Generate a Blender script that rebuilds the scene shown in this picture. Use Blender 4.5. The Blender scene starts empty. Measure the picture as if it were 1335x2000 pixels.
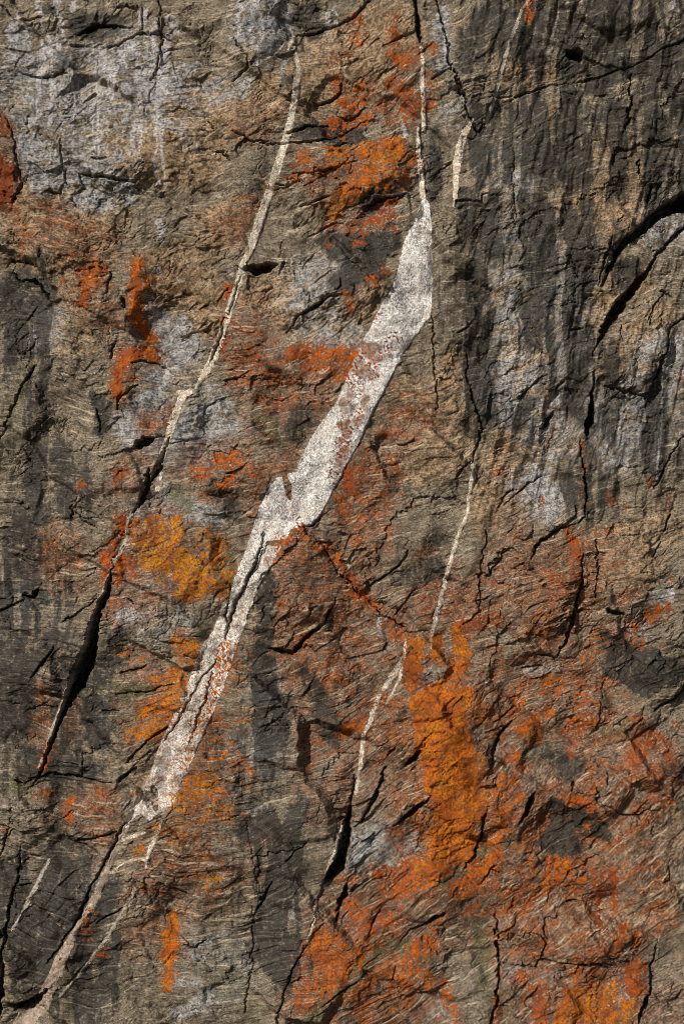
# A sheer gneiss cliff with pale quartz / pegmatite veins, open fissures and crusts of orange lichen.
# Everything is modelled on the cliff itself; the traced lines are in "cliff units" (u right, v down, 1 unit = 15 mm).
import bpy, math, heapq
import numpy as np

# ------------------------------------------------------------------ camera, sky, sun, exposure
S = 0.015                 # metres per cliff unit
ZC = 21.0                 # height above the ground of the cliff point (667.5, 1000)
D = bpy.data
scene = bpy.context.scene
col = scene.collection

cam_d = D.cameras.new('camera'); cam = D.objects.new('camera', cam_d); col.objects.link(cam)
cam.location = (0, -60, ZC); cam.rotation_euler = (math.radians(90), 0, 0)
cam_d.sensor_fit = 'VERTICAL'; cam_d.sensor_height = 36; cam_d.lens = 36 * 60 / 30.0
cam_d.clip_end = 5000
scene.camera = cam

SUN_DIR = np.array((-0.53, -0.80, 0.50)); SUN_DIR /= np.linalg.norm(SUN_DIR)   # towards the sun
w = D.worlds.new('World'); scene.world = w; w.use_nodes = True
nt = w.node_tree
bg = nt.nodes['Background']
sky = nt.nodes.new('ShaderNodeTexSky'); sky.sky_type = 'NISHITA'; sky.sun_disc = False
sky.sun_elevation = math.asin(SUN_DIR[2])
sky.sun_rotation = math.atan2(SUN_DIR[0], SUN_DIR[1])
nt.links.new(sky.outputs[0], bg.inputs[0]); bg.inputs[1].default_value = 0.055

sl = D.lights.new('sun', 'SUN'); sun = D.objects.new('sun', sl); col.objects.link(sun)
sl.energy = 5.0; sl.angle = math.radians(0.5); sl.color = (1.0, 0.93, 0.83)
from mathutils import Vector
sun.rotation_euler = Vector(SUN_DIR).to_track_quat('Z', 'Y').to_euler(); sun.location = (-30, -40, 60)
scene.view_settings.view_transform = 'Standard'; scene.view_settings.look = 'None'
scene.view_settings.exposure = -0.22; scene.view_settings.gamma = 1.0
scene.view_settings.use_curve_mapping = False
scene.cycles.pixel_filter_type = 'BLACKMAN_HARRIS'; scene.cycles.filter_width = 0.9

# ------------------------------------------------------------------ grid
F = np.float32
def axis(lo, hi, step, pad):
    core = np.arange(lo - 24, hi + 24 + step, step)
    out = []; d = step; x = core[-1]
    while x < hi + pad:
        d = min(d * 1.22, 14); x += d; out.append(x)
    ext = np.array(out)
    left = (lo - 24) - (ext - core[-1])
    return np.concatenate([left[::-1], core, ext]).astype(F)
STEP = 1.5
XA = axis(0, 1335, STEP, 620); YA = axis(0, 2000, STEP, 380)
NX, NY = len(XA), len(YA)
X, Y = np.meshgrid(XA, YA)          # shape (NY, NX)

# ------------------------------------------------------------------ noise
def perlin(x, y, seed):
    r = np.random.RandomState(seed)
    a = r.rand(256, 256).astype(F) * F(2 * np.pi)
    gx = np.cos(a); gy = np.sin(a)
    xf = np.floor(x); yf = np.floor(y)
    fx = (x - xf).astype(F); fy = (y - yf).astype(F)
    xi = xf.astype(np.int32) & 255; yi = yf.astype(np.int32) & 255
    x1 = (xi + 1) & 255; y1 = (yi + 1) & 255
    u = fx * fx * fx * (fx * (fx * 6 - 15) + 10); v = fy * fy * fy * (fy * (fy * 6 - 15) + 10)
    n00 = gx[xi, yi] * fx + gy[xi, yi] * fy
    n10 = gx[x1, yi] * (fx - 1) + gy[x1, yi] * fy
    n01 = gx[xi, y1] * fx + gy[xi, y1] * (fy - 1)
    n11 = gx[x1, y1] * (fx - 1) + gy[x1, y1] * (fy - 1)
    a = n00 + u * (n10 - n00); b = n01 + u * (n11 - n01)
    return (a + v * (b - a)) * F(1.5)
def fbm(x, y, seed, o=3, g=0.5):
    s = 0; a = 1.0; t = 0
    for k in range(o):
        s = s + a * perlin(x * F(2 ** k), y * F(2 ** k), seed + 31 * k); t += a; a *= g
    return s / F(t)
def cells(x, y, seed):
    """Voronoi: random tilted plane of the nearest cell, F2-F1, a random value per cell."""
    r = np.random.RandomState(seed)
    T = r.rand(5, 128, 128).astype(F)
    xi = np.floor(x).astype(np.int32); yi = np.floor(y).astype(np.int32)
    d1 = np.full(x.shape, 9, F); d2 = d1.copy(); pl = np.zeros_like(d1); val = np.zeros_like(d1)
    for dx in (-1, 0, 1):
        for dy in (-1, 0, 1):
            i = (xi + dx) & 127; j = (yi + dy) & 127
            px = x - (xi + dx) - T[0][i, j]; py = y - (yi + dy) - T[1][i, j]
            d = px * px + py * py
            m = d < d1
            d2 = np.where(m, d1, np.minimum(d2, d))
            pl = np.where(m, (T[2][i, j] - F(.5)) * 2 * px + (T[3][i, j] - F(.5)) * 2 * py + (T[4][i, j] - F(.5)) * F(.5), pl)
            val = np.where(m, T[4][i, j], val)
            d1 = np.where(m, d, d1)
    return pl, np.sqrt(d2) - np.sqrt(d1), val
def sst(a, b, x):
    t = np.clip((x - a) / (b - a), 0, 1); return t * t * (3 - 2 * t)

n_big = fbm(X / 420, Y / 420, 1, 3); n_mid = fbm(X / 90, Y / 90, 2, 3); n_mid2 = fbm(X / 90, Y / 90, 3, 3)
n_sm = fbm((X * .9 - Y * .44) / 22, (X * .44 + Y * .9) / 22, 4, 3); n_sm2 = fbm((X * .9 - Y * .44) / 22, (X * .44 + Y * .9) / 22, 5, 3)
XQ = X * F(.83) + Y * F(.56); YQ = -X * F(.56) + Y * F(.83)
n_fine = fbm(XQ / 9, YQ / 9, 6, 2); n_fine2 = fbm(YQ / 9, XQ / 9, 7, 2)
XR = X + 9 * n_sm + 4 * n_fine + 8 * n_mid; YR = Y + 9 * n_sm2 + 4 * n_fine2 + 8 * n_mid2   # ragged edges
XV = X + 2.0 * n_sm + 1.7 * n_fine; YV = Y + 2.0 * n_sm2 + 1.7 * n_fine2                       # nearly straight edges

# foliation (the gneiss banding): s runs along the bands, t across them
low = sst(900, 1500, Y) * sst(300, 900, X)
slope = 0.20 + 0.38 * low + 0.10 * sst(500, 900, X) - 0.12 * sst(250, 0, X) * sst(200, 500, Y)
n_wave = fbm(X / 150, Y / 110, 8, 2)
FT = Y + slope * (X - 667) + 60 * n_big + 20 * n_wave + 2.2 * n_sm
FS = X - slope * (Y - 1000) + 20 * n_mid2

# ------------------------------------------------------------------ strokes traced on the cliff
def window(x0, x1, y0, y1):
    i0 = max(0, np.searchsorted(XA, x0) - 1); i1 = min(NX, np.searchsorted(XA, x1) + 1)
    j0 = max(0, np.searchsorted(YA, y0) - 1); j1 = min(NY, np.searchsorted(YA, y1) + 1)
    return slice(j0, j1), slice(i0, i1)
def seg(px, py, a, b):
    dx, dy = b[0] - a[0], b[1] - a[1]; L2 = dx * dx + dy * dy + 1e-6
    t = np.clip(((px - a[0]) * dx + (py - a[1]) * dy) / L2, 0, 1)
    ex = px - a[0] - t * dx; ey = py - a[1] - t * dy
    return np.sqrt(ex * ex + ey * ey), t, ex, ey
def stroke(out, pts, soft, val=1.0, wx=XR, wy=YR, ksoft=1.0):
    """paint a tapered stroke; pts = (x, y, halfwidth); value 0..val with a soft edge"""
    if len(pts) == 1: pts = [pts[0], (pts[0][0] + .5, pts[0][1], pts[0][2])]
    for a, b in zip(pts[:-1], pts[1:]):
        m = max(a[2], b[2]) + soft + 30
        w = window(min(a[0], b[0]) - m, max(a[0], b[0]) + m, min(a[1], b[1]) - m, max(a[1], b[1]) + m)
        d, t, _, _ = seg(wx[w], wy[w], a, b)
        hw = a[2] + t * (b[2] - a[2])
        v = val * np.clip(1 - (d - hw) / (soft + ksoft * 0.0), 0, 1)
        out[w] = np.maximum(out[w], np.where(d < hw, val, v))
def P(txt):
    """'x y w, x y w, ...' -> list of points; ';' separates strokes"""
    return [[tuple(float(c) for c in p.split()) for p in s.split(',') if p.strip()] for s in txt.split(';') if s.strip()]

# ---- veins: (name, label, strokes)
VEINS = [
 ('Wlong', 'long narrow cream vein left of the big white vein, its lower part split', '''
  577 96 1, 581 118 3, 583 141 5, 577 168 6, 575 202 6, 566 243 6.5, 558 270 6.5, 548 307 6.5, 538 337 6.5, 528 367 6.5, 516 398 7.5, 504 435 8,
  496 462 8, 485 495 7.5, 476 512 5.5, 470 534 6.5, 457 574 7, 445 606 6.5, 431 652 7, 414 699 8, 401 722 7, 388 746 2.5, 380 770 1.5'''),
 ('Wshort', 'short cream vein with a hooked flat top, just below the long narrow vein', '''
  349 764 3, 362 768 4, 374 764 5; 357 768 6, 350 793 8, 340 820 8, 330 854 6, 320 881 5, 313 911 4; 313 925 4, 312 940 6, 309 955 5'''),
 ('Wrim', 'hair-thin pale vein along the left lip of the long black fissure on the left side', '''
  261 1004 1.4, 251 1027 2.2, 249 1050 1.6, 236 1077 2, 226 1098 2; 217 1115 1.6, 203 1155 2.4, 185 1195 2.4, 172 1249 2.4, 152 1297 2.4,
  135 1337 2.2, 121 1377 2.2, 105 1418 2.2, 93 1462 2, 79 1497 1.5'''),
 ('Wtopthin', 'thin stepped white vein between the black cleft and the big white vein', '''
  821 91 2, 826 128 3, 824 162 4, 828 202 4, 828 238 4, 828 250 2; 817 247 2, 817 293 4, 821 324 4.5, 824 354 5, 826 382 5'''),
 ('Wright', 'short cream spindle-shaped vein on the grey rock right of the thin stepped white vein', '''
  922 230 1.5, 905 260 6, 897 286 7, 892 313 6.5, 890 344 5, 888 374 4, 886 402 1'''),
 ('Wtopright', 'hairline pale vein slanting down from the top edge past small orange-brown ledges', '''
  1030 0 1, 1016 24 1.4, 1000 67 1.8, 989 98 2.4, 981 125 2.6, 973 152 2, 966 189 1.6, 954 222 3, 950 240 1.5'''),
 ('Wmid', 'thin straight cream vein right of centre, ending at the top of the bright orange streak', '''
  919 900 1, 922 931 4.5, 917 965 3.5, 912 1003 2.8, 898 1034 3, 888 1067 3, 871 1125 3.6, 858 1175 3.4, 846 1220 4.2, 843 1240 3, 841 1264 1'''),
 ('Wlow', 'broken thin pale vein left of the huge orange streak, ending in a fissure', '''
  792 1249 1.6, 787 1283 3, 775 1303 4.5, 757 1330 4.5, 748 1346 3; 741 1358 3.2, 738 1366 3.5, 726 1391 4, 720 1411 3, 710 1431 3, 706 1462 3.4, 703 1500 3,
  698 1530 2.4, 693 1551 1.6; 668 1612 1.5, 655 1652 2.6, 634 1709 1.8, 624 1743 2, 615 1780 2.4, 610 1813 2, 600 1835 1; 785 1300 1, 777 1330 1.6, 755 1372 1'''),
 ('Wfoot', 'dull pink-brown vein widening towards the lower left corner beside a narrow black crack', '''
  250 1608 7, 238 1640 6, 220 1672 5, 212 1695 4.5, 202 1716 6, 189 1749 7, 172 1778 5, 158 1797 4, 142 1830 7, 121 1871 11, 101 1921 13, 80 1965 16, 52 1990 18, 30 2030 22'''),
 ('Wtail', 'thin white vein with side branches, trailing below the big white vein', '''
  318 1598 1.6, 310 1625 2, 297 1652 4.5, 290 1669 3.4, 287 1692 1.4; 287 1622 2, 265 1628 1.8, 243 1634 3; 287 1674 1.6, 262 1677 1.6, 243 1684 1.8, 216 1703 1'''),
 ('Wthread', 'hairline white vein slanting across dark rock low on the left', '''
  266 1731 1.6, 258 1750 1.8, 249 1766 1.4, 229 1797 1.4, 206 1834 1.5, 182 1867 1.6, 148 1911 1.6, 118 1945 1.2'''),
 ('Wcorner', 'short faint grey vein on the dark streaked rock near the lower left edge', '''
  96 1678 .8, 78 1716 2.6, 57 1753 2.2, 44 1786 1.8, 27 1813 1.2'''),
 ('Wtick', 'small pale vein stub just above the tip of the long narrow cream vein', '''
  573 64 1.5, 567 82 3, 562 100 1'''),
]
BIGL = [(384,824),(395,821),(425,811),(445,800),(465,790),(500,781),(540,773),(560,765),(600,743),(645,720),(679,700),(719,683),(760,666),(787,656),(830,622),(864,602),
        (894,588),(922,577),(932,541),(960,521),(990,507),(1003,504),(1037,492),(1081,477),(1115,463),(1162,450),(1199,428),(1229,417),(1256,398),(1303,377),(1347,362),(1384,344),
        (1421,327),(1455,313),(1492,300),(1507,293),(1547,273),(1577,257),(1598,249),(1612,246)]
BIGR = [(384,831),(395,838),(425,839),(465,841),(500,843),(560,842),(600,840),(620,838),(645,820),(685,789),(716,774),(753,755),(793,733),(830,716),(867,700),(894,684),(935,663),(975,642),
        (1003,627),(1018,620),(1027,600),(1031,570),(1044,563),(1081,543),(1115,523),(1148,504),(1192,487),(1229,474),(1256,463),(1307,447),(1364,428),(1404,411),(1448,391),(1492,371),(1507,367),
        (1534,350),(1571,337),(1580,328),(1592,300),(1600,290),(1612,250)]

# ---- cracks: 'x y w' black half-width; rock on the lower right side steps back
CRACKS = '''
 293 915 2, 288 948 6, 276 979 5, 266 999 2; 332 854 2, 323 888 4, 313 911 5, 302 932 5, 293 945 3; 221 1112 2, 210 1155 6, 193 1195 7, 182 1249 10, 166 1297 14, 149 1337 14, 130 1375 7, 112 1418 5,
 99 1462 5, 83 1497 3.5, 67 1532 1.5;
 437 618 2, 428 655 4, 420 680 4, 408 706 2; 470 540 1, 452 596 3, 446 612 2;
 691 1518 1.5, 683 1577 4, 677 1611 7, 672 1645 9, 661 1689 11, 644 1714 8, 628 1732 3, 617 1776 2.5, 607 1812 1; 750 1498 3, 745 1527 4, 733 1557 5, 710 1601 3, 690 1618 1;
 676 1731 4, 672 1750 7, 662 1780 4, 656 1802 4; 688 1744 4, 700 1730 2; 841 1550 1, 812 1578 6, 790 1594 5, 767 1612 1; 871 1782 2, 850 1796 6, 830 1808 3, 804 1820 2, 780 1844 1; 740 1783 2, 728 1803 3, 720 1823 1.5;
 656 1601 2, 673 1598 3; 249 1601 2, 236 1625 3, 216 1665 3.5, 199 1699 3, 182 1726 3, 155 1790 4, 135 1823 2.5, 111 1857 3, 92 1880 1; 42 1650 1, 35 1716 2.5, 20 1766 3.5, 13 1824 4, 5 1881 5, 0 1938 6, -8 1990 6;
 14 1968 4, 40 1972 11, 62 1962 9, 94 1928 3; 30 1584 1, 10 1640 2, 2 1668 2; 838 618 1.5, 843 635 2, 846 702 2, 853 776 1.6, 854 800 1;
 1345 388 16, 1306 404 11, 1279 421 9, 1249 448 8, 1222 469 7, 1202 495 6, 1182 540 4, 1172 561 2; 1345 434 5, 1316 462 5, 1297 484 4, 1279 500 4, 1262 530 5, 1229 574 9, 1202 604 10, 1178 645 7, 1161 675 3, 1152 700 1;
 1182 753 2, 1198 760 3, 1215 770 4, 1225 763 3, 1259 780 3; 1156 729 2, 1157 770 4, 1152 820 7, 1145 854 3; 1134 862 2, 1141 904 2.5, 1145 972 4, 1145 1010 1.5; 1335 621 3, 1313 635 2, 1303 645 2, 1296 682 3, 1286 716 4, 1269 756 1.5;
 1335 852 1.5, 1310 888 2, 1293 931 2.5, 1276 955 2; 946 189 1, 1003 189 1.2, 1037 179 2, 1074 165 2, 1101 162 1, 1175 146 2.6, 1242 125 1.4, 1300 90 2, 1345 72 3.4; 1104 98 4, 1118 104 9, 1131 108 8; 1234 142 2, 1229 202 4, 1225 236 4, 1216 262 1;
 1249 310 3, 1246 337 4; 1199 290 1, 1198 310 3, 1197 324 2; 1269 367 3, 1262 398 3; 1000 293 1, 1001 388 1.4, 1006 438 1.4, 1020 485 1.4; 807 -10 4, 811 20 5, 816 50 6, 821 82 3; 853 0 2, 862 40 2.5, 875 78 3, 877 140 3; 874 138 2, 844 153 2;
 884 140 3, 892 158 4, 915 220 2, 935 255 3, 945 240 2; 142 84 4, 160 86 5; 155 62 2, 175 54 6, 192 48 5, 209 50 4, 256 52 1; 236 14 3, 266 17 3; 209 91 2, 256 74 2.5, 280 64 2.5, 337 77 1.5; 276 20 2, 278 57 2.5; 313 0 1.5, 315 60 2, 310 128 1.6, 293 158 1.2;
 44 146 1, 78 151 2.5, 104 149 4, 125 135 3; 0 12 2, 30 38 1.4; 30 40 1, 60 35 2, 81 32 2; 152 337 2, 182 344 4, 229 350 4, 260 356 3, 280 344 1; 182 307 2, 200 312 2, 216 309 1; 44 361 4, 36 380 4, 29 394 4; 101 374 2, 115 379 3, 123 361 2;
 0 225 1, 12 230 1, 28 262 2, 30 300 2, 40 335 3, 44 361 2; 121 276 1.5, 123 320 1.5, 125 347 1.6, 148 401 1; 423 297 2, 436 300 3, 450 313 2; 406 240 2, 414 253 2; 457 158 2, 484 137 3, 484 118 1, 464 94 2, 460 78 1; 541 38 1, 555 57 2; 546 110 1, 562 112 2;
 578 62 2, 615 57 3, 656 44 3, 696 24 3, 720 0 3; 457 256 1.4, 490 276 2, 531 283 2.6, 565 280 1.4, 619 276 3, 666 263 2, 720 226 1; 562 262 3, 602 246 3.5, 640 240 2; 600 200 2, 642 192 4, 664 179 4, 667 155 2; 575 338 1.5, 629 340 2, 693 317 2;
 538 371 1, 588 351 2; 588 401 2, 620 393 3, 642 384 1; 720 398 3, 760 386 3, 790 380 1; 602 462 1, 630 446 3, 660 432 1; 745 92 1, 780 75 2, 811 61 2; 820 100 2, 846 84 1; 
 482 523 5, 500 526 9, 520 522 8, 540 516 3; 545 500 1, 552 470 1; 572 628 2, 590 612 4, 622 594 5, 642 581 4, 669 577 2; 560 650 1, 600 600 1; 440 743 2, 460 736 3, 484 726 1; 17 507 3, 51 512 2.5; 20 534 2, 37 547 3, 67 544 4, 81 564 4, 100 590 2;
 212 534 3, 209 571 2.5; 236 585 4, 240 600 2; 223 670 3, 216 699 2.5; 388 603 1, 401 591 3; 425 584 2, 445 561 2; 273 869 7, 288 864 8, 303 859 4; 256 709 2, 280 707 3, 303 709 3, 320 716 2; 236 787 2, 240 776 3, 270 753 2; 232 800 3, 234 780 2; 330 868 2, 371 859 1;
 172 520 2, 199 520 1.5; 64 1324 2, 88 1293 4, 108 1264 1.5; 125 1212 2, 145 1202 3, 172 1182 2, 192 1169 1.5; 44 1162 2, 64 1165 5, 74 1152 2; 0 1192 3, 44 1172 2; 54 1391 1, 84 1376 2, 111 1381 1.5; 236 1315 2, 262 1310 3, 285 1299 2; 229 1354 1.5, 262 1353 2, 297 1349 2, 337 1334 2;
 249 1488 2, 270 1465 3, 290 1445 3, 330 1418 3; 243 1169 1.5, 263 1175 2.5; 205 1385 2, 232 1390 2; 30 1527 2, 48 1534 3, 64 1520 2, 101 1510 3, 152 1517 3, 216 1527 3; 236 1524 4, 250 1510 5, 263 1500 3; 125 1631 2, 148 1640 3, 189 1637 3, 233 1621 2; 42 1729 3, 64 1727 2;
 357 1847 1.5, 378 1854 3, 401 1840 2; 189 1803 1, 216 1785 3, 249 1768 1; 313 1722 2, 340 1735 1, 371 1749 2; 609 1524 1, 640 1520 1; 561 1679 2, 580 1660 2, 602 1635 1; 501 1780 1.5, 515 1755 3, 531 1722 1.5; 494 1770 1, 491 1888 1.6, 480 1972 1.5;
 600 1840 1, 571 1888 2.5, 544 1972 2.5, 536 2010 2; 625 1958 1, 669 1928 3, 696 1915 2; 767 1915 2, 772 1890 1; 514 1040 2, 511 1074 3.5, 490 1115 4.5, 480 1142 4, 462 1180 4.5, 445 1225 4, 440 1245 2; 521 1067 1.5, 505 1100 2.5, 484 1131 2;
 428 1286 1, 415 1302 2.5, 394 1324 2, 371 1367 2.2, 347 1411 2.4, 324 1442 1.6; 415 1313 1, 401 1367 2, 384 1411 1.8, 371 1450 1.2; 446 1170 3, 440 1200 3, 452 1225 2;
 528 1266 3, 551 1271 5, 575 1274 5, 592 1249 5, 629 1216 4, 650 1185 2, 656 1165 2; 592 1030 1.5, 642 1081 1.6, 669 1128 2, 710 1165 2, 753 1202 2, 791 1226 2; 774 1199 2, 790 1175 1.5, 812 1150 1; 716 1148 2, 745 1130 3, 777 1108 3, 795 1075 1.5;
 821 1465 4, 808 1482 6, 794 1493 4; 757 1475 3, 770 1455 2; 622 1013 4, 605 1028 3; 1114 1025 2, 1087 1034 4, 1060 1054 5, 1044 1070 4, 1036 1092 2; 1130 1022 3, 1140 1010 3; 952 1034 1.5, 948 1058 2, 942 1081 2, 938 1130 2, 936 1200 2.5; 949 1128 1.5, 975 1095 3, 996 1071 2;
 905 1219 2, 936 1196 2; 1134 1085 2, 1134 1125 3, 1127 1162 4.5, 1120 1202 4.5, 1103 1255 4, 1084 1287 3; 1161 1055 2, 1165 1108 2.5, 1156 1169 2; 1128 1192 3, 1148 1192 2; 1043 1276 2, 1062 1281 3, 1084 1286 3; 1054 1233 1.5, 1094 1209 2; 1020 1307 2, 1060 1300 1.5;
 1000 1381 3, 985 1395 3, 963 1411 1; 996 1408 3, 980 1430 4, 969 1452 4, 957 1495 3; 1279 1386 2, 1310 1367 5, 1345 1330 5; 1182 1189 4, 1200 1196 6, 1215 1200 4; 1306 1008 4, 1296 1035 2; 1290 1060 2, 1273 1088 2; 1175 1334 1, 1173 1370 1.5, 1163 1420 1.5;
 1043 1550 2, 1036 1570 6, 1026 1592 5, 1012 1610 2; 946 1588 3, 939 1635 4, 925 1672 4, 905 1700 2; 966 1689 3, 950 1712 3, 936 1729 1; 1182 1575 1.5, 1225 1591 2.5, 1247 1592 2.5, 1266 1576 2; 1161 1540 2, 1170 1565 3, 1182 1578 2; 1118 1530 3, 1113 1548 2;
 968 1790 2, 974 1854 4, 974 1904 4, 969 1965 4, 955 2010 4; 983 1888 1.5, 1047 1891 2; 1060 1878 3, 1107 1884 3.5, 1161 1884 3.5, 1195 1890 2; 1185 1876 1.5, 1232 1882 2; 1057 1827 2, 1065 1842 2, 1060 1868 3, 1051 1890 3; 1283 1850 2, 1274 1888 3, 1273 1938 4, 1262 1965 6, 1246 1995 4;
 1289 1726 1.5, 1306 1722 2, 1306 1690 1.5; 1107 1766 3, 1141 1768 1; 963 1695 2, 975 1705 2; 875 1645 1, 885 1600 1; 1112 770 2, 1100 755 1; 1096 745 3, 1086 755 3, 1080 768 1; 1083 800 2, 1070 818 5, 1056 838 2; 985 985 1, 1030 945 3, 1060 930 1.5; 975 990 2, 990 962 3, 1004 957 2;
 1110 505 1, 1125 545 1.5; 1135 640 3, 1120 643 3, 1108 645 1; 1187 470 2, 1180 500 4, 1165 560 1.5; 893 652 2, 912 640 2, 914 628 1; 909 690 1, 912 735 3, 926 790 2.5, 940 830 3, 935 870 3, 920 905 1.5; 888 935 2, 905 915 3, 920 895 1; 1012 780 2, 1040 750 3, 1062 735 1;
 1290 570 3, 1310 582 2; 1262 640 3, 1275 600 3, 1300 570 1; 0 860 1, 35 780 2, 60 730 3, 68 715 2; 195 1030 1, 170 1020 1.5, 145 1000 1; 140 1010 3, 144 985 1; 198 845 2, 190 800 3; 510 1770 1, 480 1600 1'''

# ---- broad tints: amounts of each mineral / stain, 0..1
DARK = '''0.9 12: 20 560 20, 22 640 10, 20 700 8; 70 560 12, 72 600 16, 82 660 8; 185 775 6, 200 800 14, 205 830 8, 196 850 4; 40 600 8, 42 690 6;
 0.75 25: 25 545 10, 60 545 10, 90 570 10; 120 880 14, 135 940 12, 130 990 8; 170 930 6, 168 960 5; 60 1000 26, 30 1060 24, 60 1120 16, 70 1170 16; 20 1260 22, 40 1330 26, 25 1420 26; 60 1300 12, 120 1240 14; 240 1250 16, 190 1330 10; 185 1390 26, 195 1430 22; 60 1490 26, 180 1505 10;
 0.75 25: 15 1720 30, 60 1850 40, 90 1760 30, 60 1930 30; 110 1650 14, 100 1720 14; 210 1740 16, 190 1830 8, 220 1880 12, 170 1980 12; 180 1930 6; 480 1620 12, 520 1600 20; 590 1570 8, 560 1630 20, 570 1690 20, 540 1760 24, 520 1850 28, 545 1900 10; 565 1840 14;
 0.85 14: 1168 0 8, 1165 40 6, 1168 95 6; 1215 0 14, 1216 60 14, 1210 85 10; 1262 0 7, 1260 55 5; 960 40 24, 1000 60 22, 1040 30 20; 1010 100 10, 1060 120 12; 1160 160 20, 1220 130 16, 1260 130 20; 1310 100 24, 1320 160 18, 1330 200 20;
 0.8 14: 945 250 7, 940 330 6, 935 370 2; 1000 220 7, 990 300 5, 988 350 2; 1030 220 5, 1028 280 3; 1120 190 16, 1115 240 14, 1105 270 12; 1080 300 8, 1070 340 4; 1140 400 10, 1135 450 8; 1050 250 4, 1046 320 2;
 0.7 16: 850 250 5, 850 320 10, 845 380 6; 910 60 10, 905 130 12; 600 25 20, 610 45 16; 575 150 6, 560 165 4; 165 45 22, 195 52 22, 230 45 10; 100 20 8; 1290 230 10, 1300 300 8, 1290 350 5; 1060 560 2; 1200 80 12;
 0.8 16: 640 470 16, 680 490 28, 720 490 26, 760 470 18, 690 530 22, 660 555 10, 745 540 8; 735 385 12, 760 375 14; 720 400 12; 1150 640 5, 1148 700 5; 1220 545 18, 1235 520 14; 690 265 14, 640 262 10, 590 255 8;
 0.65 14: 1150 780 8, 1150 850 9, 1148 940 7, 1146 1000 5; 905 380 10, 910 450 10; 930 530 14, 945 580 10, 920 560 10; 930 800 14, 922 840 14, 925 770 5; 1030 790 10, 1010 820 10; 1060 420 6, 1060 470 5; 1200 760 6, 1196 850 3; 1255 830 3, 1255 900 3;
 0.85 12: 1100 1640 42, 1080 1650 20; 1150 1600 20, 1130 1595 20, 1180 1630 10; 1090 1580 12; 1200 1300 20, 1260 1330 24, 1310 1310 20, 1180 1250 8; 600 1290 2; 510 1290 16, 520 1360 20, 540 1440 20, 555 1420 8; 520 1130 14, 515 1250 12, 500 1290 8;
 0.6 20: 1110 1500 24, 1090 1480 12; 590 1300 10, 650 1430 20; 1060 1470 10, 1040 1460 10; 1245 1290 30; 500 840 2; 590 820 24, 570 850 12; 460 1010 6, 440 960 12, 420 950 8; 850 1110 16, 790 1130 14; 860 1060 8; 1310 1500 12; 470 1440 14; 430 1490 8; 470 1540 10'''
BLUE = '''0.75 26: 60 290 26, 90 350 26, 100 330 20; 40 100 14, 35 60 12; 20 200 10; 170 330 30, 220 370 30, 170 380 20; 340 850 14, 380 840 24, 420 880 26, 380 890 30, 250 830 20, 300 790 20, 270 850 24; 300 620 20, 340 650 30, 350 680 30, 320 710 20; 310 740 14; 440 850 14, 470 830 10;
 0.7 14: 862 20 12, 866 80 12, 862 130 12; 500 20 16, 480 60 14; 520 100 8; 310 530 2; 840 300 4, 838 330 4; 1030 920 16, 1060 960 24, 1060 990 20; 1310 680 12, 1290 800 10, 1280 900 6; 1020 720 14, 975 720 18, 960 790 22, 1020 800 12; 640 700 2;
 0.7 16: 300 990 14, 360 990 14, 420 1005 14; 1300 1150 6, 1290 1165 14; 610 1050 6, 635 1065 6; 1050 1300 10, 1020 1310 10, 1100 1290 6; 1000 1430 10, 985 1460 14, 1000 1480 8; 832 1280 10, 835 1320 8, 822 1345 6; 620 850 2; 1080 1520 12, 1100 1500 10, 1080 1560 8;
 0.7 16: 680 1640 10, 690 1680 10; 740 1650 30, 780 1620 20, 800 1650 14; 850 1970 16, 820 1990 14; 640 1990 30; 1080 1930 14, 1085 1960 6; 1200 1920 4, 1225 1950 8; 1000 1905 14, 1100 1905 10; 590 1680 2; 455 720 2; 400 800 16, 440 810 10; 650 1380 8, 640 1430 8;
 0.5 20: 1330 480 2; 620 530 14, 630 560 12, 590 640 20, 660 640 22; 520 620 6; 680 900 4; 470 170 20, 300 200 20, 380 290 2; 1090 700 16; 1010 380 16, 1030 340 12; 540 800 2; 900 1290 2; 1210 1500 20'''
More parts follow.
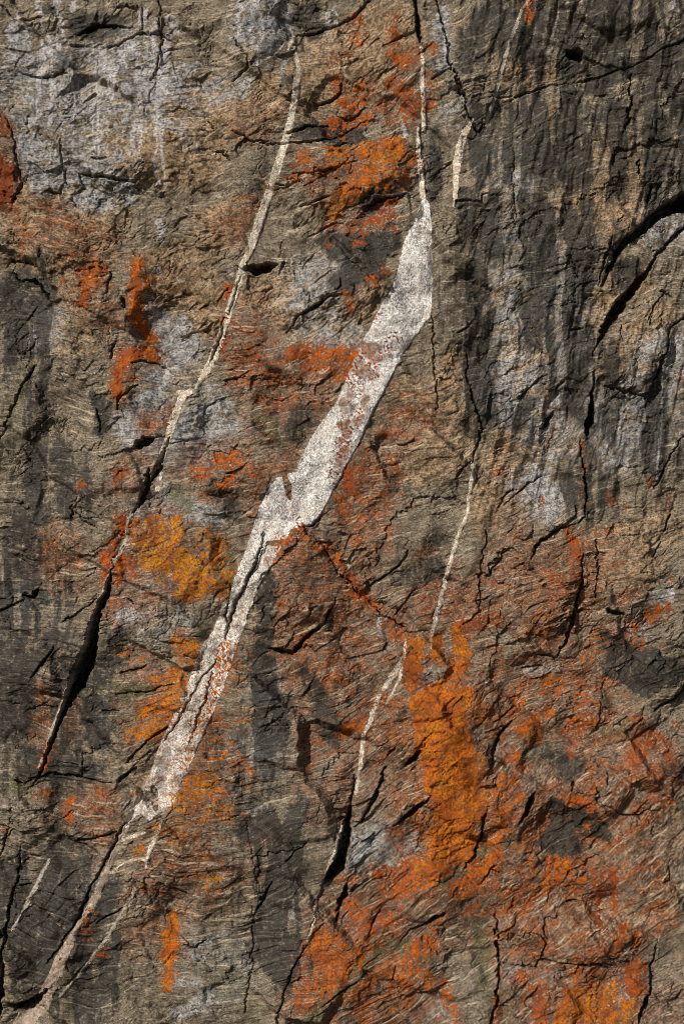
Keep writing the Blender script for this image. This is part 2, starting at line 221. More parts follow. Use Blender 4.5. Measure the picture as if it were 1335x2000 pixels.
PALE = '''0.9 5: 75 -5 3, 80 60 3; 84 80 6, 84 125 8; 110 0 6, 112 30 6; 98 70 4, 98 100 3; 122 40 3, 122 70 3; 140 0 6, 146 20 3; 113 165 4, 115 185 5; 185 130 3, 182 150 3; 192 160 8, 192 200 8, 186 235 6; 222 135 8, 218 185 5; 255 165 4, 255 215 2; 285 20 5, 280 50 5; 305 40 3, 300 140 4, 285 180 2; 290 165 5, 288 190 4; 320 100 6, 316 190 10; 308 170 4, 306 270 2; 276 190 2, 275 280 2; 310 240 2, 304 360 1.6; 330 40 5, 345 60 8; 255 85 8, 262 100 6; 235 100 4, 240 120 4;
 0.95 4: 470 0 4, 467 80 4; 497 20 4, 495 60 3; 535 0 5, 532 50 4, 526 110 3; 555 0 8, 560 40 8; 512 70 3, 510 130 2; 505 -5 6, 503 25 5; 643 20 4, 632 50 3; 657 5 2, 650 40 2; 556 110 2, 553 150 2; 790 240 3, 788 280 3; 350 165 4, 352 180 3; 345 540 2; 312 430 4, 314 470 4; 865 30 3, 868 110 4; 318 720 4, 318 760 3;
 0.7 4: 1100 505 3, 1098 550 4; 1104 580 7, 1106 630 4; 1070 560 2, 1072 620 2; 1104 700 2; 1144 690 2, 1144 850 2; 1208 800 3, 1208 850 4; 1250 830 2, 1246 870 2; 1288 800 4, 1288 900 4, 1284 940 6; 1320 660 3, 1318 700 3; 1048 960 3, 1048 995 3; 1076 960 4, 1080 1000 4; 1188 720 2, 1186 860 2; 1170 750 2, 1168 840 1; 1090 20 1, 1070 120 1; 1096 170 4, 1094 220 3; 1010 330 4, 1006 350 4; 1310 10 8, 1325 20 5; 1240 70 3; 1090 400 3, 1085 480 3; 1110 420 2, 1106 470 2;
 0.7 4: 743 1200 4, 742 1240 3; 1310 1140 6, 1306 1170 8; 905 1535 3, 902 1570 2; 1172 1793 6; 570 1770 5, 576 1790 4; 530 1810 2; 678 1095 4, 680 1110 3; 840 800 4; 985 1650 2; 120 1560 3; 505 1470 14, 530 1475 8; 520 1580 8, 500 1582 10; 340 1985 10, 370 1975 12, 410 1940 12, 390 1960 16; 120 1350 2; 250 1200 20, 275 1205 3; 690 1510 2'''
WARM = '''0.8 40: 60 430 40, 130 450 50, 60 490 30, 170 480 40, 210 430 20; 330 560 60, 380 600 40, 350 530 40; 120 600 20, 150 660 20; 420 200 30, 350 230 30, 300 260 30; 250 290 40, 380 300 40; 420 450 30, 460 420 16; 480 220 40, 530 200 20, 620 160 40; 700 120 60, 760 60 40, 640 90 30, 730 60 30;
 0.6 40: 560 580 40, 610 640 30, 500 560 30; 1130 420 50, 1210 400 40, 1200 300 40; 1150 320 30; 1180 560 10, 1160 620 14; 1230 700 40, 1200 720 20, 1280 620 20; 1000 600 30, 960 700 30; 1030 680 60, 1080 800 30; 890 720 20, 880 800 30, 870 880 40; 960 1000 30, 1000 880 30; 940 560 10;
 0.5 30: 480 100 2; 800 780 30, 820 900 40; 1220 80 10; 910 60 14, 930 70 8; 985 140 12, 1010 135 6; 1050 145 14, 1085 135 6; 1100 210 10, 1070 230 12; 1250 550 12; 700 600 20, 720 560 14; 590 1080 20; 1230 1080 60, 1280 1040 40, 1200 1130 30; 1140 1820 40, 1200 1800 30, 1280 1800 30'''
RED = '''0.8 60: 620 1130 50, 590 1220 50, 680 1220 50, 650 1320 60, 720 1300 50, 600 1120 50, 560 1150 30; 700 1380 40, 640 1400 40; 850 1160 50, 820 1200 40, 940 1180 30; 1060 1120 50, 1090 1180 40, 1060 1240 30, 990 1080 30, 1000 1030 20; 960 1340 50, 1000 1370 40; 720 1460 50, 740 1520 50, 640 1540 50;
 0.8 50: 1010 1560 30, 1040 1520 20, 1250 1500 70, 1220 1600 60, 1280 1640 40, 1150 1400 60, 1060 1400 40; 1000 1640 40, 1020 1700 60, 1150 1700 40; 1030 1830 40, 1000 1820 30, 900 1820 40, 720 1780 60, 760 1860 50, 640 1900 60, 600 1980 40, 780 1950 40, 730 1980 30; 640 1780 20, 630 1800 20; 1050 1960 40; 1160 1900 40; 1300 1970 30;
 0.65 30: 520 800 50, 560 760 40, 500 760 30, 480 700 30, 440 660 20, 620 760 40; 700 900 40, 720 950 40, 690 1000 40, 640 990 14; 450 920 60, 380 920 40; 260 900 20, 300 890 10; 230 700 20; 180 620 10; 260 950 20; 130 1040 30, 100 1080 20, 140 1140 30; 100 1260 20; 90 1420 50, 110 1350 30, 80 1390 40;
 0.7 25: 250 1290 30, 280 1320 40; 220 1360 10; 130 1580 20, 110 1600 20; 190 1580 40, 210 1600 30; 160 1680 30; 180 1820 14, 176 1850 14; 300 1580 10; 300 1640 20, 290 1670 10; 300 1720 20, 330 1700 40; 240 1840 20, 280 1860 10; 0 340 20, 10 380 20, 5 260 16; 480 270 14; 760 860 30, 800 860 20'''
MOSS = '''0.7 14: 700 1900 10, 680 1915 12, 640 1950 10, 600 1985 10; 715 1880 8, 740 1860 6; 790 1850 6, 830 1870 8, 760 1845 6; 945 1870 14, 940 1820 12, 950 1920 8; 945 1930 6; 970 1950 8; 900 1690 6, 945 1670 14, 910 1705 6; 1000 1640 6, 980 1655 6; 870 1740 4, 860 1720 8; 340 970 10, 370 990 8; 20 790 14, 20 820 10; 60 720 5, 45 780 5; 20 1530 12, 50 1540 14; 470 1160 6, 440 1060 2; 520 1058 10, 545 1060 8; 180 1355 20, 200 1345 24; 250 1352 14, 290 1345 6; 500 800 6, 540 850 6;
 0.5 20: 1080 420 2; 980 700 2; 330 600 14; 1180 1430 10, 1220 1420 8; 1110 1700 2; 1250 870 8, 1250 950 10; 850 60 2; 1030 1890 2; 1320 720 3; 500 1980 20, 420 1900 20'''

# ---- lichen: (label, streakiness 0 blotchy / 1 along the bands / 2 downwards, hue 0 red .. 1 ochre, 'strength: strokes')
LICHEN = [
 ('dark red lichen crust on the bulge at the left edge, upper third', 0, 0.02, '.8: 4 240 7, 12 256 8; .95: -10 310 14, 8 345 22, 10 380 16, 4 398 10'),
 ('narrow bright orange lichen streak hanging straight down, upper left of the cream veins', 2, 0.45, '.95: 266 513 4, 265 560 8, 262 605 8, 270 630 6, 287 660 3; .7: 286 545 3, 286 565 3'),
 ('curved orange lichen band arching round the grey hollow left of the cream veins', 0, 0.4, '.95: 298 695 5, 280 683 8, 255 690 9, 240 712 9, 232 742 6, 232 775 4; .6: 258 745 8, 268 740 5'),
 ('orange lichen patch with a drip, on brown rock at the upper left', 2, 0.4, '.8: 162 528 5, 190 524 9; .9: 182 530 10, 172 556 12, 168 590 3; .5: 120 550 5, 150 545 4; .5: 30 430 5, 45 450 7, 40 490 4'),
 ('scattered small orange lichen spots near the top, left of the black cleft', 0, 0.3, '.7: 694 40 9; .75: 698 72 10; .7: 772 35 4; .75: 768 60 7, 770 76 7; .6: 682 105 9; .5: 655 112 10, 662 122 5'),
 ('orange-red lichen rows beside the thin stepped white vein near the top', 1, 0.3, '.8: 775 108 8, 790 120 10, 815 105 5; .6: 835 92 2, 850 105 3; .8: 770 160 8, 782 165 7; .75: 792 185 16, 800 210 16, 815 195 12; .6: 840 150 8, 845 180 6, 835 205 7; .6: 752 205 12, 750 190 10, 768 240 8; .6: 800 230 10; .5: 826 300 3, 824 325 3'),
 ('rust orange lichen on small ledges above the large upper orange patch', 1, 0.35, '.75: 660 155 7, 660 175 7; .7: 704 168 9, 706 190 8; .8: 668 195 5, 690 205 9, 700 215 4; .8: 655 238 12, 690 232 9, 715 222 5; .7: 670 265 5; .5: 640 245 14; .4: 525 165 3, 528 180 3'),
 ('large ragged orange lichen patch on the overhanging slab between the two upper veins', 1, 0.62, '.9: 655 300 8, 675 302 8; .85: 700 300 8, 740 290 12, 772 277 9; .95: 770 285 13, 778 300 12; .8: 735 320 20, 760 330 16; .7: 690 320 12, 650 330 7; .8: 740 345 22, 700 350 18; .8: 690 375 16, 660 395 13, 648 420 7; .65: 790 350 12; .6: 800 310 10'),
 ('thin orange lichen along the left end of the upper slab beside the long cream vein', 1, 0.35, '.65: 590 308 9, 600 320 9, 578 328 6; .6: 558 350 6, 580 348 4; .5: 530 365 8, 545 380 5; .6: 575 335 2, 640 335 3; .45: 485 400 14, 484 430 4'),
 ('patchy dark orange lichen on the blackened ledges under the large upper orange patch', 1, 0.2, '.7: 690 445 16, 720 430 12, 760 425 12; .7: 735 405 8, 770 385 5; .65: 700 462 12; .5: 640 482 8, 630 475 5; .55: 770 440 8; .6: 748 520 4, 750 535 4; .6: 650 435 5, 640 445 5'),
 ('orange lichen band crossing dark rock to meet the left side of the big white vein', 1, 0.4, '.9: 572 688 8, 600 684 9; .85: 610 690 12, 650 690 11, 690 692 9; .65: 600 712 14, 640 710 14, 680 715 9; .7: 660 735 11, 672 725 8; .4: 560 700 12'),
 ('small orange lichen spots on brown rock between the long cream and big white veins', 0, 0.35, '.7: 727 548 7, 732 560 4; .7: 680 580 4, 680 600 3; .55: 500 650 10, 510 662 7; .5: 455 625 8, 470 640 5; .5: 485 680 10; .6: 540 785 6; .5: 530 660 6; .45: 500 700 20, 530 740 12; .5: 740 627 6'),
 ('orange lichen strip hugging the right edge of the split part of the long cream vein', 2, 0.35, '.75: 445 562 6, 440 575 5; .7: 438 660 6, 436 685 4; .5: 450 720 6, 445 750 5; .7: 436 620 4'),
 ('orange lichen staining the middle of the big white vein', 0, 0.15, '.6: 705 690 10, 720 705 10, 725 730 10; .6: 690 720 10, 695 760 10; .7: 678 830 8, 672 860 8, 665 885 5; .45: 770 670 10, 750 685 12; .5: 700 790 7, 690 830 6; .45: 655 900 5, 650 940 6'),
 ('orange lichen patch beside the grey hollow, left of the waist of the big white vein', 1, 0.45, '.85: 430 905 11, 455 900 11; .75: 400 925 10, 380 920 7; .8: 455 935 7, 440 950 5; .5: 480 912 8, 520 930 6; .5: 400 960 4, 450 965 4; .45: 290 815 8, 300 830 12; .55: 330 800 3, 328 830 3'),
 ('dark orange lichen below the right edge of the big white vein', 2, 0.3, '.75: 680 930 9, 688 955 13; .65: 665 975 9, 670 1000 6; .6: 710 905 4, 708 925 5; .55: 740 845 7, 780 853 5, 815 858 4; .7: 768 895 5, 766 925 6, 774 930 5; .45: 770 950 14, 755 990 6; .5: 690 870 5; .5: 706 1030 4, 700 1060 3; .45: 800 985 8'),
 ('broad yellow-orange lichen field between the long black fissure and the big white vein', 0, 0.85, '.8: 265 1025 8, 275 1050 14; .85: 302 1018 12, 305 1050 20; .85: 342 1022 12, 345 1050 12; .8: 300 1085 26, 340 1090 30; .9: 360 1110 28, 380 1140 24, 365 1155 16; .75: 400 1110 26, 410 1140 18; .8: 425 1060 12, 430 1090 12; .8: 445 1125 11, 435 1160 7; .6: 400 1045 12; .5: 320 1130 12'),
 ('small bright orange lichen patches at the upper end of the long black fissure', 2, 0.3, '.95: 242 1012 4, 243 1035 5; .95: 222 1066 4, 219 1078 6; .95: 206 1090 7, 212 1100 6; .9: 206 1122 7; .85: 244 1092 8, 236 1110 9, 229 1130 6; .7: 258 1100 5, 258 1120 4; .7: 225 1175 7; .6: 230 925 10, 245 920 5; .55: 225 950 7; .4: 200 980 6; .7: 165 947 5'),
 ('yellow-orange lichen on the left flank of the big white vein, lower half', 1, 0.75, '.85: 352 1256 11, 378 1258 5; .75: 350 1275 12, 380 1272 8; .75: 375 1290 8; .8: 345 1318 14, 335 1335 16; .75: 310 1330 8; .8: 340 1360 20, 335 1395 18; .75: 310 1380 24, 290 1400 24; .65: 300 1420 20, 260 1435 12; .6: 245 1275 8, 240 1265 5; .45: 270 1290 18; .6: 450 1150 6, 455 1110 3'),
 ('yellow-orange lichen crust covering the right side of the lower big white vein', 2, 0.7, '.75: 440 1265 6, 430 1310 9; .85: 418 1330 9, 410 1370 8; .85: 400 1390 9, 388 1420 9; .6: 370 1450 10, 355 1490 9; .55: 455 1262 8; .55: 380 1300 7, 365 1340 5; .5: 350 1540 12, 340 1560 10'),
 ('speckled orange lichen on dark rock just right of the lower big white vein', 1, 0.55, '.5: 425 1410 16, 420 1440 20; .5: 405 1480 20, 440 1460 14; .5: 455 1290 10, 450 1340 14; .45: 470 1400 20; .45: 460 1480 18, 490 1530 16; .5: 465 1340 12'),
 ('streaky ochre lichen field right of the foot of the big white vein', 1, 0.8, '.65: 400 1515 22, 380 1530 22, 420 1545 20; .65: 370 1560 24, 350 1580 16; .6: 400 1580 24, 440 1585 16; .55: 350 1610 20, 340 1630 14; .4: 380 1650 30, 400 1680 16; .55: 400 1720 10, 420 1710 8; .7: 273 1658 5, 276 1650 5; .6: 308 1610 5, 320 1618 5'),
 ('orange lichen smears on the brown slab at the lower left, beside the black fissure foot', 1, 0.4, '.7: 198 1548 9, 215 1552 4; .8: 133 1568 5, 135 1590 4, 136 1612 2; .6: 185 1565 12, 200 1570 8; .6: 75 1552 5, 90 1552 4; .5: 265 1535 7, 280 1520 5; .7: 88 1492 4, 105 1455 3; .5: 176 1785 7, 170 1830 5; .6: 200 1855 4, 200 1865 3; .45: 12 1620 5'),
 ('narrow upright yellow-orange lichen stripe alone on banded grey rock, low on the left', 2, 0.7, '.98: 336 1794 8, 337 1825 8; .98: 331 1825 7, 331 1870 8; .95: 343 1845 4; .9: 330 1870 7, 326 1925 3; .5: 300 1825 4, 315 1812 4'),
 ('huge bright orange lichen streak pouring down the lower right of centre', 0, 0.62, '''.97: 800 1256 5, 820 1258 7; .97: 812 1270 12, 805 1300 12, 803 1335 8; .97: 848 1252 7, 850 1285 7; .97: 895 1240 9, 905 1262 9, 900 1300 8; .85: 885 1300 12, 880 1330 14; .97: 865 1340 8, 845 1350 12, 815 1375 14; .96: 850 1385 22, 870 1370 22; .95: 900 1360 16, 890 1390 20;
   .95: 830 1410 24, 835 1450 20, 850 1500 20; .95: 880 1430 34, 885 1480 36; .95: 850 1490 26, 860 1540 26; .95: 900 1520 34, 900 1570 36; .95: 880 1580 34, 890 1630 36; .94: 860 1630 24, 860 1680 24; .95: 910 1640 22, 900 1670 18; .9: 930 1550 18, 935 1590 12; .85: 840 1700 22, 810 1690 8; .85: 865 1560 22; .7: 930 1500 14, 935 1480 8; .6: 940 1400 14, 930 1370 10; .6: 820 1600 10, 835 1640 10'''),
 ('bright orange lichen tongues slanting up rightwards below the huge orange streak', 1, 0.5, '.9: 920 1700 10, 955 1690 16, 970 1675 8; .85: 895 1740 12, 930 1720 14; .85: 965 1650 9, 985 1620 9; .8: 990 1580 10, 975 1600 14; .7: 970 1560 10, 985 1530 10; .7: 1000 1520 6; .8: 940 1690 12; .7: 1015 1560 8; .6: 925 1770 9, 905 1790 6'),
 ('dull orange lichen spread across the ledges below the huge orange streak', 1, 0.4, '.75: 740 1705 10, 790 1715 14; .8: 790 1690 8, 820 1715 14; .7: 760 1735 20, 800 1740 14; .75: 690 1775 16, 700 1800 14; .65: 730 1790 20, 755 1800 14; .7: 745 1755 4, 742 1775 4; .6: 720 1820 12; .5: 660 1720 4, 690 1715 6; .5: 780 1790 20; .6: 870 1790 12, 850 1815 8'),
 ('broad orange lichen sheet on the sloping bottom slab, left of the olive moss', 2, 0.5, '.8: 622 1830 10, 615 1860 14; .75: 650 1850 20, 640 1880 20; .75: 660 1900 18, 630 1920 14; .7: 690 1880 12, 665 1850 12; .5: 600 1930 20, 590 1960 12; .75: 695 1860 6, 705 1880 4; .6: 700 1840 6; .5: 640 1960 4, 655 1945 6'),
 ('orange lichen fan below the olive moss line, bottom centre right', 2, 0.45, '.8: 815 1855 18, 840 1850 14; .75: 800 1880 16, 820 1895 12; .75: 775 1900 8, 800 1920 9; .7: 835 1910 12, 850 1930 10; .65: 860 1930 12, 870 1960 9; .6: 700 1945 7, 704 2000 7; .6: 755 1900 8, 765 1930 5; .5: 720 1920 8; .6: 648 1985 4, 645 2010 4; .6: 880 1960 6, 895 2000 6; .5: 770 1975 4, 768 2000 5; .6: 845 1990 5'),
 ('orange lichen on the crest of the rounded block right of the thin cream vein', 2, 0.25, '.85: 1107 1040 5, 1122 1056 7, 1124 1085 6; .7: 1118 1110 6, 1122 1130 3; .5: 1105 1060 8; .55: 1060 1120 6, 1090 1130 5; .45: 1060 1155 14, 1085 1180 12; .4: 1020 1040 6, 1000 1050 10; .4: 985 1100 8, 970 1130 6; .5: 1195 1032 5, 1160 1034 4'),
 ('red-orange lichen fringe along the ledge above the huge orange streak', 1, 0.1, '.85: 895 1222 5, 930 1222 5; .7: 935 1214 5, 975 1200 4; .5: 900 1190 10, 870 1200 8; .45: 890 1160 14, 915 1180 10; .5: 830 1180 12, 850 1140 8; .6: 820 1085 5, 835 1078 3; .4: 850 1195 14'),
 ('broken orange lichen line along the diagonal crack right of the big white vein', 0, 0.4, '.8: 578 1030 6, 592 1045 5; .7: 600 1052 4, 640 1078 3; .75: 655 1092 5, 665 1105 3; .8: 680 1130 5, 690 1150 7, 710 1170 7; .7: 720 1180 6, 740 1190 5; .7: 760 1215 6, 775 1240 6, 790 1240 4; .75: 548 1065 10, 565 1055 5; .6: 585 1080 5; .7: 552 1180 7; .7: 668 1010 3, 676 998 2; .5: 780 1225 6; .5: 590 1285 5; .4: 480 1255 8, 490 1300 8'),
 ('orange lichen on the rounded block top left of the broken thin vein', 1, 0.35, '.85: 680 1418 9, 700 1416 7; .75: 662 1432 7, 668 1425 9; .5: 620 1450 5; .4: 650 1470 10; .4: 740 1360 8, 730 1375 6; .5: 765 1370 6; .5: 770 1390 5; .4: 640 1270 10; .4: 695 1300 10'),
 ('orange lichen flecks on the leaning blocks right of the huge orange streak', 1, 0.5, '.75: 1070 1330 8, 1062 1350 6; .75: 1080 1345 10, 1095 1330 7; .6: 1085 1355 10; .75: 1012 1365 7, 1020 1360 5; .7: 1020 1375 7, 1005 1390 5; .8: 1045 1415 14, 1020 1425 8; .75: 1040 1440 12; .6: 1075 1390 10, 1060 1400 10; .5: 1010 1330 4; .5: 960 1320 8; .55: 1100 1310 8, 1110 1295 10; .5: 1085 1300 6; .5: 940 1350 4; .7: 1010 1480 8, 1020 1500 6'),
 ('orange lichen strip running up the groove of the ridge, right side, lower half', 1, 0.35, '.75: 1120 1415 10, 1150 1405 8; .7: 1105 1430 8; .65: 1120 1370 12, 1140 1355 9; .55: 1115 1450 5, 1112 1480 5; .5: 1150 1270 16, 1180 1250 12; .5: 1130 1310 12, 1125 1340 6; .45: 1130 1290 16'),
 ('orange lichen blotches just under the pale scar at the right', 2, 0.35, '.85: 1278 1192 9, 1268 1200 9; .7: 1285 1188 4, 1300 1185 5; .7: 1235 1226 6; .5: 1230 1245 10, 1250 1260 8; .5: 1290 1260 6; .5: 1285 1200 5; .5: 1308 1128 3'),
 ('large rust orange lichen patch on the rounded hump at the right, lower half', 0, 0.25, '.8: 1255 1445 14, 1270 1440 12; .75: 1240 1465 16, 1230 1480 10; .65: 1290 1450 14, 1305 1480 10; .55: 1225 1500 16; .6: 1270 1500 10, 1265 1540 5; .6: 1320 1420 4; .55: 1280 1520 14, 1310 1500 12; .5: 1230 1520 12; .5: 1190 1500 5; .6: 1325 1525 8; .55: 1300 1560 10, 1280 1560 8'),
 ('orange lichen collar round the top of the black round stain, lower right', 0, 0.4, '.85: 1120 1562 7, 1140 1568 8, 1155 1580 6; .7: 1110 1560 6; .65: 1062 1605 6, 1065 1615 5; .6: 1058 1620 6; .6: 1102 1592 3, 1105 1605 4; .5: 1150 1620 5, 1160 1605 4; .5: 1140 1640 8; .4: 1180 1640 6; .6: 1155 1530 5, 1150 1545 4'),
 ('orange lichen apron under the black round stain with short drips', 2, 0.5, '.85: 1085 1690 12, 1105 1695 14; .8: 1075 1710 12, 1100 1720 12; .7: 1065 1725 3, 1065 1745 3; .65: 1110 1710 8; .65: 1130 1728 5, 1140 1722 4; .7: 1122 1735 3, 1123 1748 2; .6: 1050 1695 6; .5: 1130 1690 9; .5: 1150 1690 9'),
 ('pair of thin orange lichen drips side by side on the grey slab, lower right', 2, 0.2, '.85: 1168 1715 3, 1168 1765 2.5; .6: 1185 1702 4, 1194 1712 3; .85: 1200 1705 4, 1200 1770 3; .7: 1205 1700 4; .6: 1170 1712 4, 1178 1708 3'),
 ('speckled orange lichen on the dark ledges left of the black round stain', 1, 0.45, '.6: 1000 1750 14, 985 1770 10; .6: 965 1785 5, 985 1780 8; .55: 1020 1740 12, 1035 1730 9; .5: 1035 1755 12, 1010 1775 12; .7: 960 1740 6, 966 1735 4; .5: 1040 1640 20, 1010 1650 12; .5: 935 1740 8, 930 1760 6; .5: 1210 1610 5, 1200 1620 4; .6: 1215 1630 3, 1213 1650 3'),
 ('thin orange lichen trickle below the small white chip, lower right', 2, 0.25, '.75: 1165 1795 4, 1172 1808 6; .5: 1178 1815 4, 1176 1870 3; .5: 1200 1770 3, 1200 1800 2'),
 ('orange lichen lobes on the block above the bottom right lichen sheet', 2, 0.35, '.8: 1222 1818 6, 1212 1835 6; .7: 1208 1850 4, 1203 1865 4; .7: 1246 1824 5, 1242 1845 4; .6: 1244 1860 3; .6: 1294 1770 3, 1292 1790 3; .5: 1328 1790 3; .5: 1320 1810 4; .4: 1325 1870 3'),
 ('solid orange lichen block-shaped patch beside the right-hand black crack at the bottom', 2, 0.35, '.9: 1232 1895 9, 1246 1895 9; .9: 1238 1910 12, 1240 1930 12; .6: 1220 1900 8, 1210 1920 6; .65: 1130 1900 9, 1130 1908 8; .65: 1160 1898 6, 1168 1900 5; .4: 1100 1905 5; .6: 1208 1935 5'),
 ('bright yellow-orange lichen sheet at the bottom edge, right', 2, 0.7, '.9: 1125 1932 6, 1135 1945 10; .9: 1110 1940 6, 1098 1990 12, 1090 2015 12; .9: 1130 1960 12, 1125 2010 18; .8: 1155 1930 5, 1160 1970 12, 1160 2015 14; .9: 1188 1940 12, 1190 1980 14, 1190 2015 14; .7: 1220 1955 4, 1222 1990 6; .8: 1237 1960 4, 1230 2000 5; .6: 1170 1950 6'),
 ('rounded orange lichen pillar at the bottom, left of the bright yellow-orange sheet', 2, 0.25, '.75: 1035 1932 5, 1052 1930 6; .8: 1050 1940 9, 1052 1970 9, 1050 2010 10; .6: 1030 1945 6, 1020 1970 4; .7: 1000 1918 5, 1020 1915 5; .6: 970 1940 4, 970 2010 5; .5: 985 1908 4'),
 ('small orange-brown lichen drip at the very top beside the hairline pale vein', 2, 0.45, '.8: 1034 -5 5, 1033 15 4, 1029 38 2'),
 ('orange lichen trickles on the brown groove right of centre', 2, 0.2, '.55: 1132 868 3, 1138 885 3; .5: 1070 870 4; .5: 1140 910 2, 1138 990 3; .5: 990 925 7, 970 920 5; .4: 970 830 6; .6: 1058 980 4; .4: 995 975 4, 998 985 3; .5: 930 975 4; .5: 1272 945 5, 1265 948 4; .45: 1190 970 12, 1210 985 8; .4: 1300 975 14; .5: 1325 730 2, 1330 745 3'),
]
del_hue = None

# ------------------------------------------------------------------ masks
def tint(txt):
    out = np.zeros_like(X)
    for line in txt.split('\n'):
        if ':' not in line: continue
        h, body = line.split(':', 1); val, soft = [float(c) for c in h.split()]
        for st in P(body): stroke(out, st, soft, val)
    return out
dark, blue, pale, warm, red, moss = [tint(t) for t in (DARK, BLUE, PALE, WARM, RED, MOSS)]

streak_v = fbm(X / 9 + .6 * n_mid, Y / 110, 40, 2)             # water runs straight down the face
streak_v2 = fbm(X / 18 + 3 * n_mid, Y / 260, 41, 3)
streak_f = fbm(FS / 60, FT / 8, 42, 2)                      # along the banding
streak_f2 = fbm(FS / 150, FT / 17, 43, 3)
blotch = fbm(YQ / 30, XQ / 30, 44, 4, 0.62)
speck = 1.25 * perlin(XQ / F(4.0), YQ / F(4.0), 45) + .5 * perlin(YQ / F(6.3), XQ / F(6.3), 48)

# rust wash spreading round the lichen, cooler rock, and zones where water has left long upright streaks
RUST = '''0.66 60: 900 1450 110, 880 1650 110; 1200 1560 90, 1060 1660 80; 1050 1800 120, 1240 1760 70; 700 1850 80, 760 1960 60; 620 1890 50; 1120 1960 60
0.62 50: 640 1180 70, 640 1340 60; 1080 1200 70; 1000 1380 60; 1180 1290 60; 740 1420 60; 700 930 50, 720 1040 40; 560 760 60, 480 720 30; 640 740 40; 100 1080 50; 100 1400 50; 1180 1420 60
0.55 40: 60 430 40, 170 470 40; 180 570 30, 240 700 14; 200 1600 40; 320 1390 60; 350 1090 70; 400 1560 60, 370 1640 40; 450 920 36; 660 350 60, 720 350 50; 700 190 40; 760 70 16; 490 620 30; 450 440 30; 430 1290 24; 300 830 20; 8 350 20; 850 1180 40
0.52 80: 560 850 60, 600 1150 100, 700 1400 120, 900 1250 90, 1150 1150 90; 800 800 40; 250 1150 60; 330 1420 80; 450 1650 60, 300 1750 60
0.4 30: 330 560 40; 500 240 40; 1130 880 30; 560 960 20; 60 1280 30; 230 1180 20; 420 640 20; 830 800 20; 960 860 30'''
COOL = '''0.55 60: 60 180 60, 230 160 90; 180 340 60; 330 180 50; 510 50 40; 1010 480 40, 990 760 60; 1080 560 50, 1090 820 60; 1220 850 60, 1300 700 40; 1050 960 40; 400 820 50; 330 660 30; 90 640 30; 740 1650 40; 620 560 50; 650 660 30; 300 990 40; 1300 430 30
0.4 60: 60 1150 40; 560 1350 40, 520 1500 30; 880 200 30; 1000 330 50; 300 1200 60; 600 1000 30; 150 1750 40; 420 1900 60; 1120 1880 30; 1230 1250 30'''
ZONE = '''0.95 60: 1000 60 60, 1300 60 80; 980 260 60, 1300 300 80; 960 430 40, 1120 500 60; 1300 200 60
0.8 40: 60 560 50, 60 720 40; 40 900 40, 140 960 50; 50 1150 50, 60 1400 40; 80 1720 60, 100 1900 60; 510 1320 30, 540 1460 30; 520 1620 30, 560 1880 30; 190 1390 20; 200 1850 40, 180 1960 30
0.5 70: 60 1120 60, 80 1500 60; 100 1700 80, 150 1900 80; 480 1450 40, 520 1800 60; 400 1900 30; 1120 80 100, 1220 240 90; 180 1350 30; 70 800 50; 1060 260 60
0.7 50: 1130 720 60, 1240 800 70; 1060 620 50; 1150 950 40; 1290 900 30; 900 560 30, 940 800 20'''
ZONP = '''0.95 40: 90 40 50, 120 180 60; 230 160 60, 300 120 50; 290 300 50; 500 40 50; 560 30 20; 180 240 40; 865 70 16
0.7 50: 1090 520 40, 1100 640 30; 1180 780 40, 1290 850 40; 1060 980 30; 1000 340 30; 60 650 30; 1300 60 40; 530 1340 20; 1250 700 20'''
rust, cool, zone, zonp = [tint(t) for t in (RUST, COOL, ZONE, ZONP)]
sdark = fbm((X + 14 * n_wave) / 38, Y / 1100, 60, 3, .7) + .10 * blotch
spale = fbm((X + 9 * n_wave) / 24, Y / 380, 61, 3, .7) + .12 * blotch
dark = np.maximum(dark, zone * (.40 + .72 * sst(-.06, .16, sdark)))
pale = np.maximum(pale, zonp * sst(.08, .34, spale))
blue = np.maximum(blue, cool)

# veins: id per grid point
vein = np.zeros_like(X); vid = np.full(X.shape, -1, np.int32)
for k, (_, _, txt) in enumerate(VEINS):
    m = np.zeros_like(X)
    for st in P(txt): stroke(m, [(a, b, c * .92 + .35) for a, b, c in st], 1.5, 1.0, XV, YV)
    rag = m - .5 * np.clip(.9 * speck + .7 * n_fine2 + .25, 0, 2)
    vid[rag > 0.30] = k; vein = np.maximum(vein, np.where(rag > .30, m, .6 * m))
BIG = len(VEINS)
L = np.interp(YV, [p[0] for p in BIGL], [p[1] for p in BIGL]); R = np.interp(YV, [p[0] for p in BIGR], [p[1] for p in BIGR])
bd = np.minimum(XV - L, R - XV); bd = np.where((YV > 384) & (YV < 1612), bd, -99)
notch = np.zeros_like(X)
for st in P('556 925 3, 562 950 7, 566 972 3; 524 1060 4, 545 1060 5, 560 1058 6; 305 1575 4, 300 1540 5; 282 1552 7, 300 1556 8; 262 1606 7, 275 1592 6, 292 1602 6'): stroke(notch, st, 2, 1, XV, YV)
bd = np.where(notch > .5, -3, bd)
vid[(bd > 0)] = BIG; vein = np.maximum(vein, np.clip(bd / 1.6 + .5, 0, 1)).astype(F)
cream = sst(0, 1, vein)

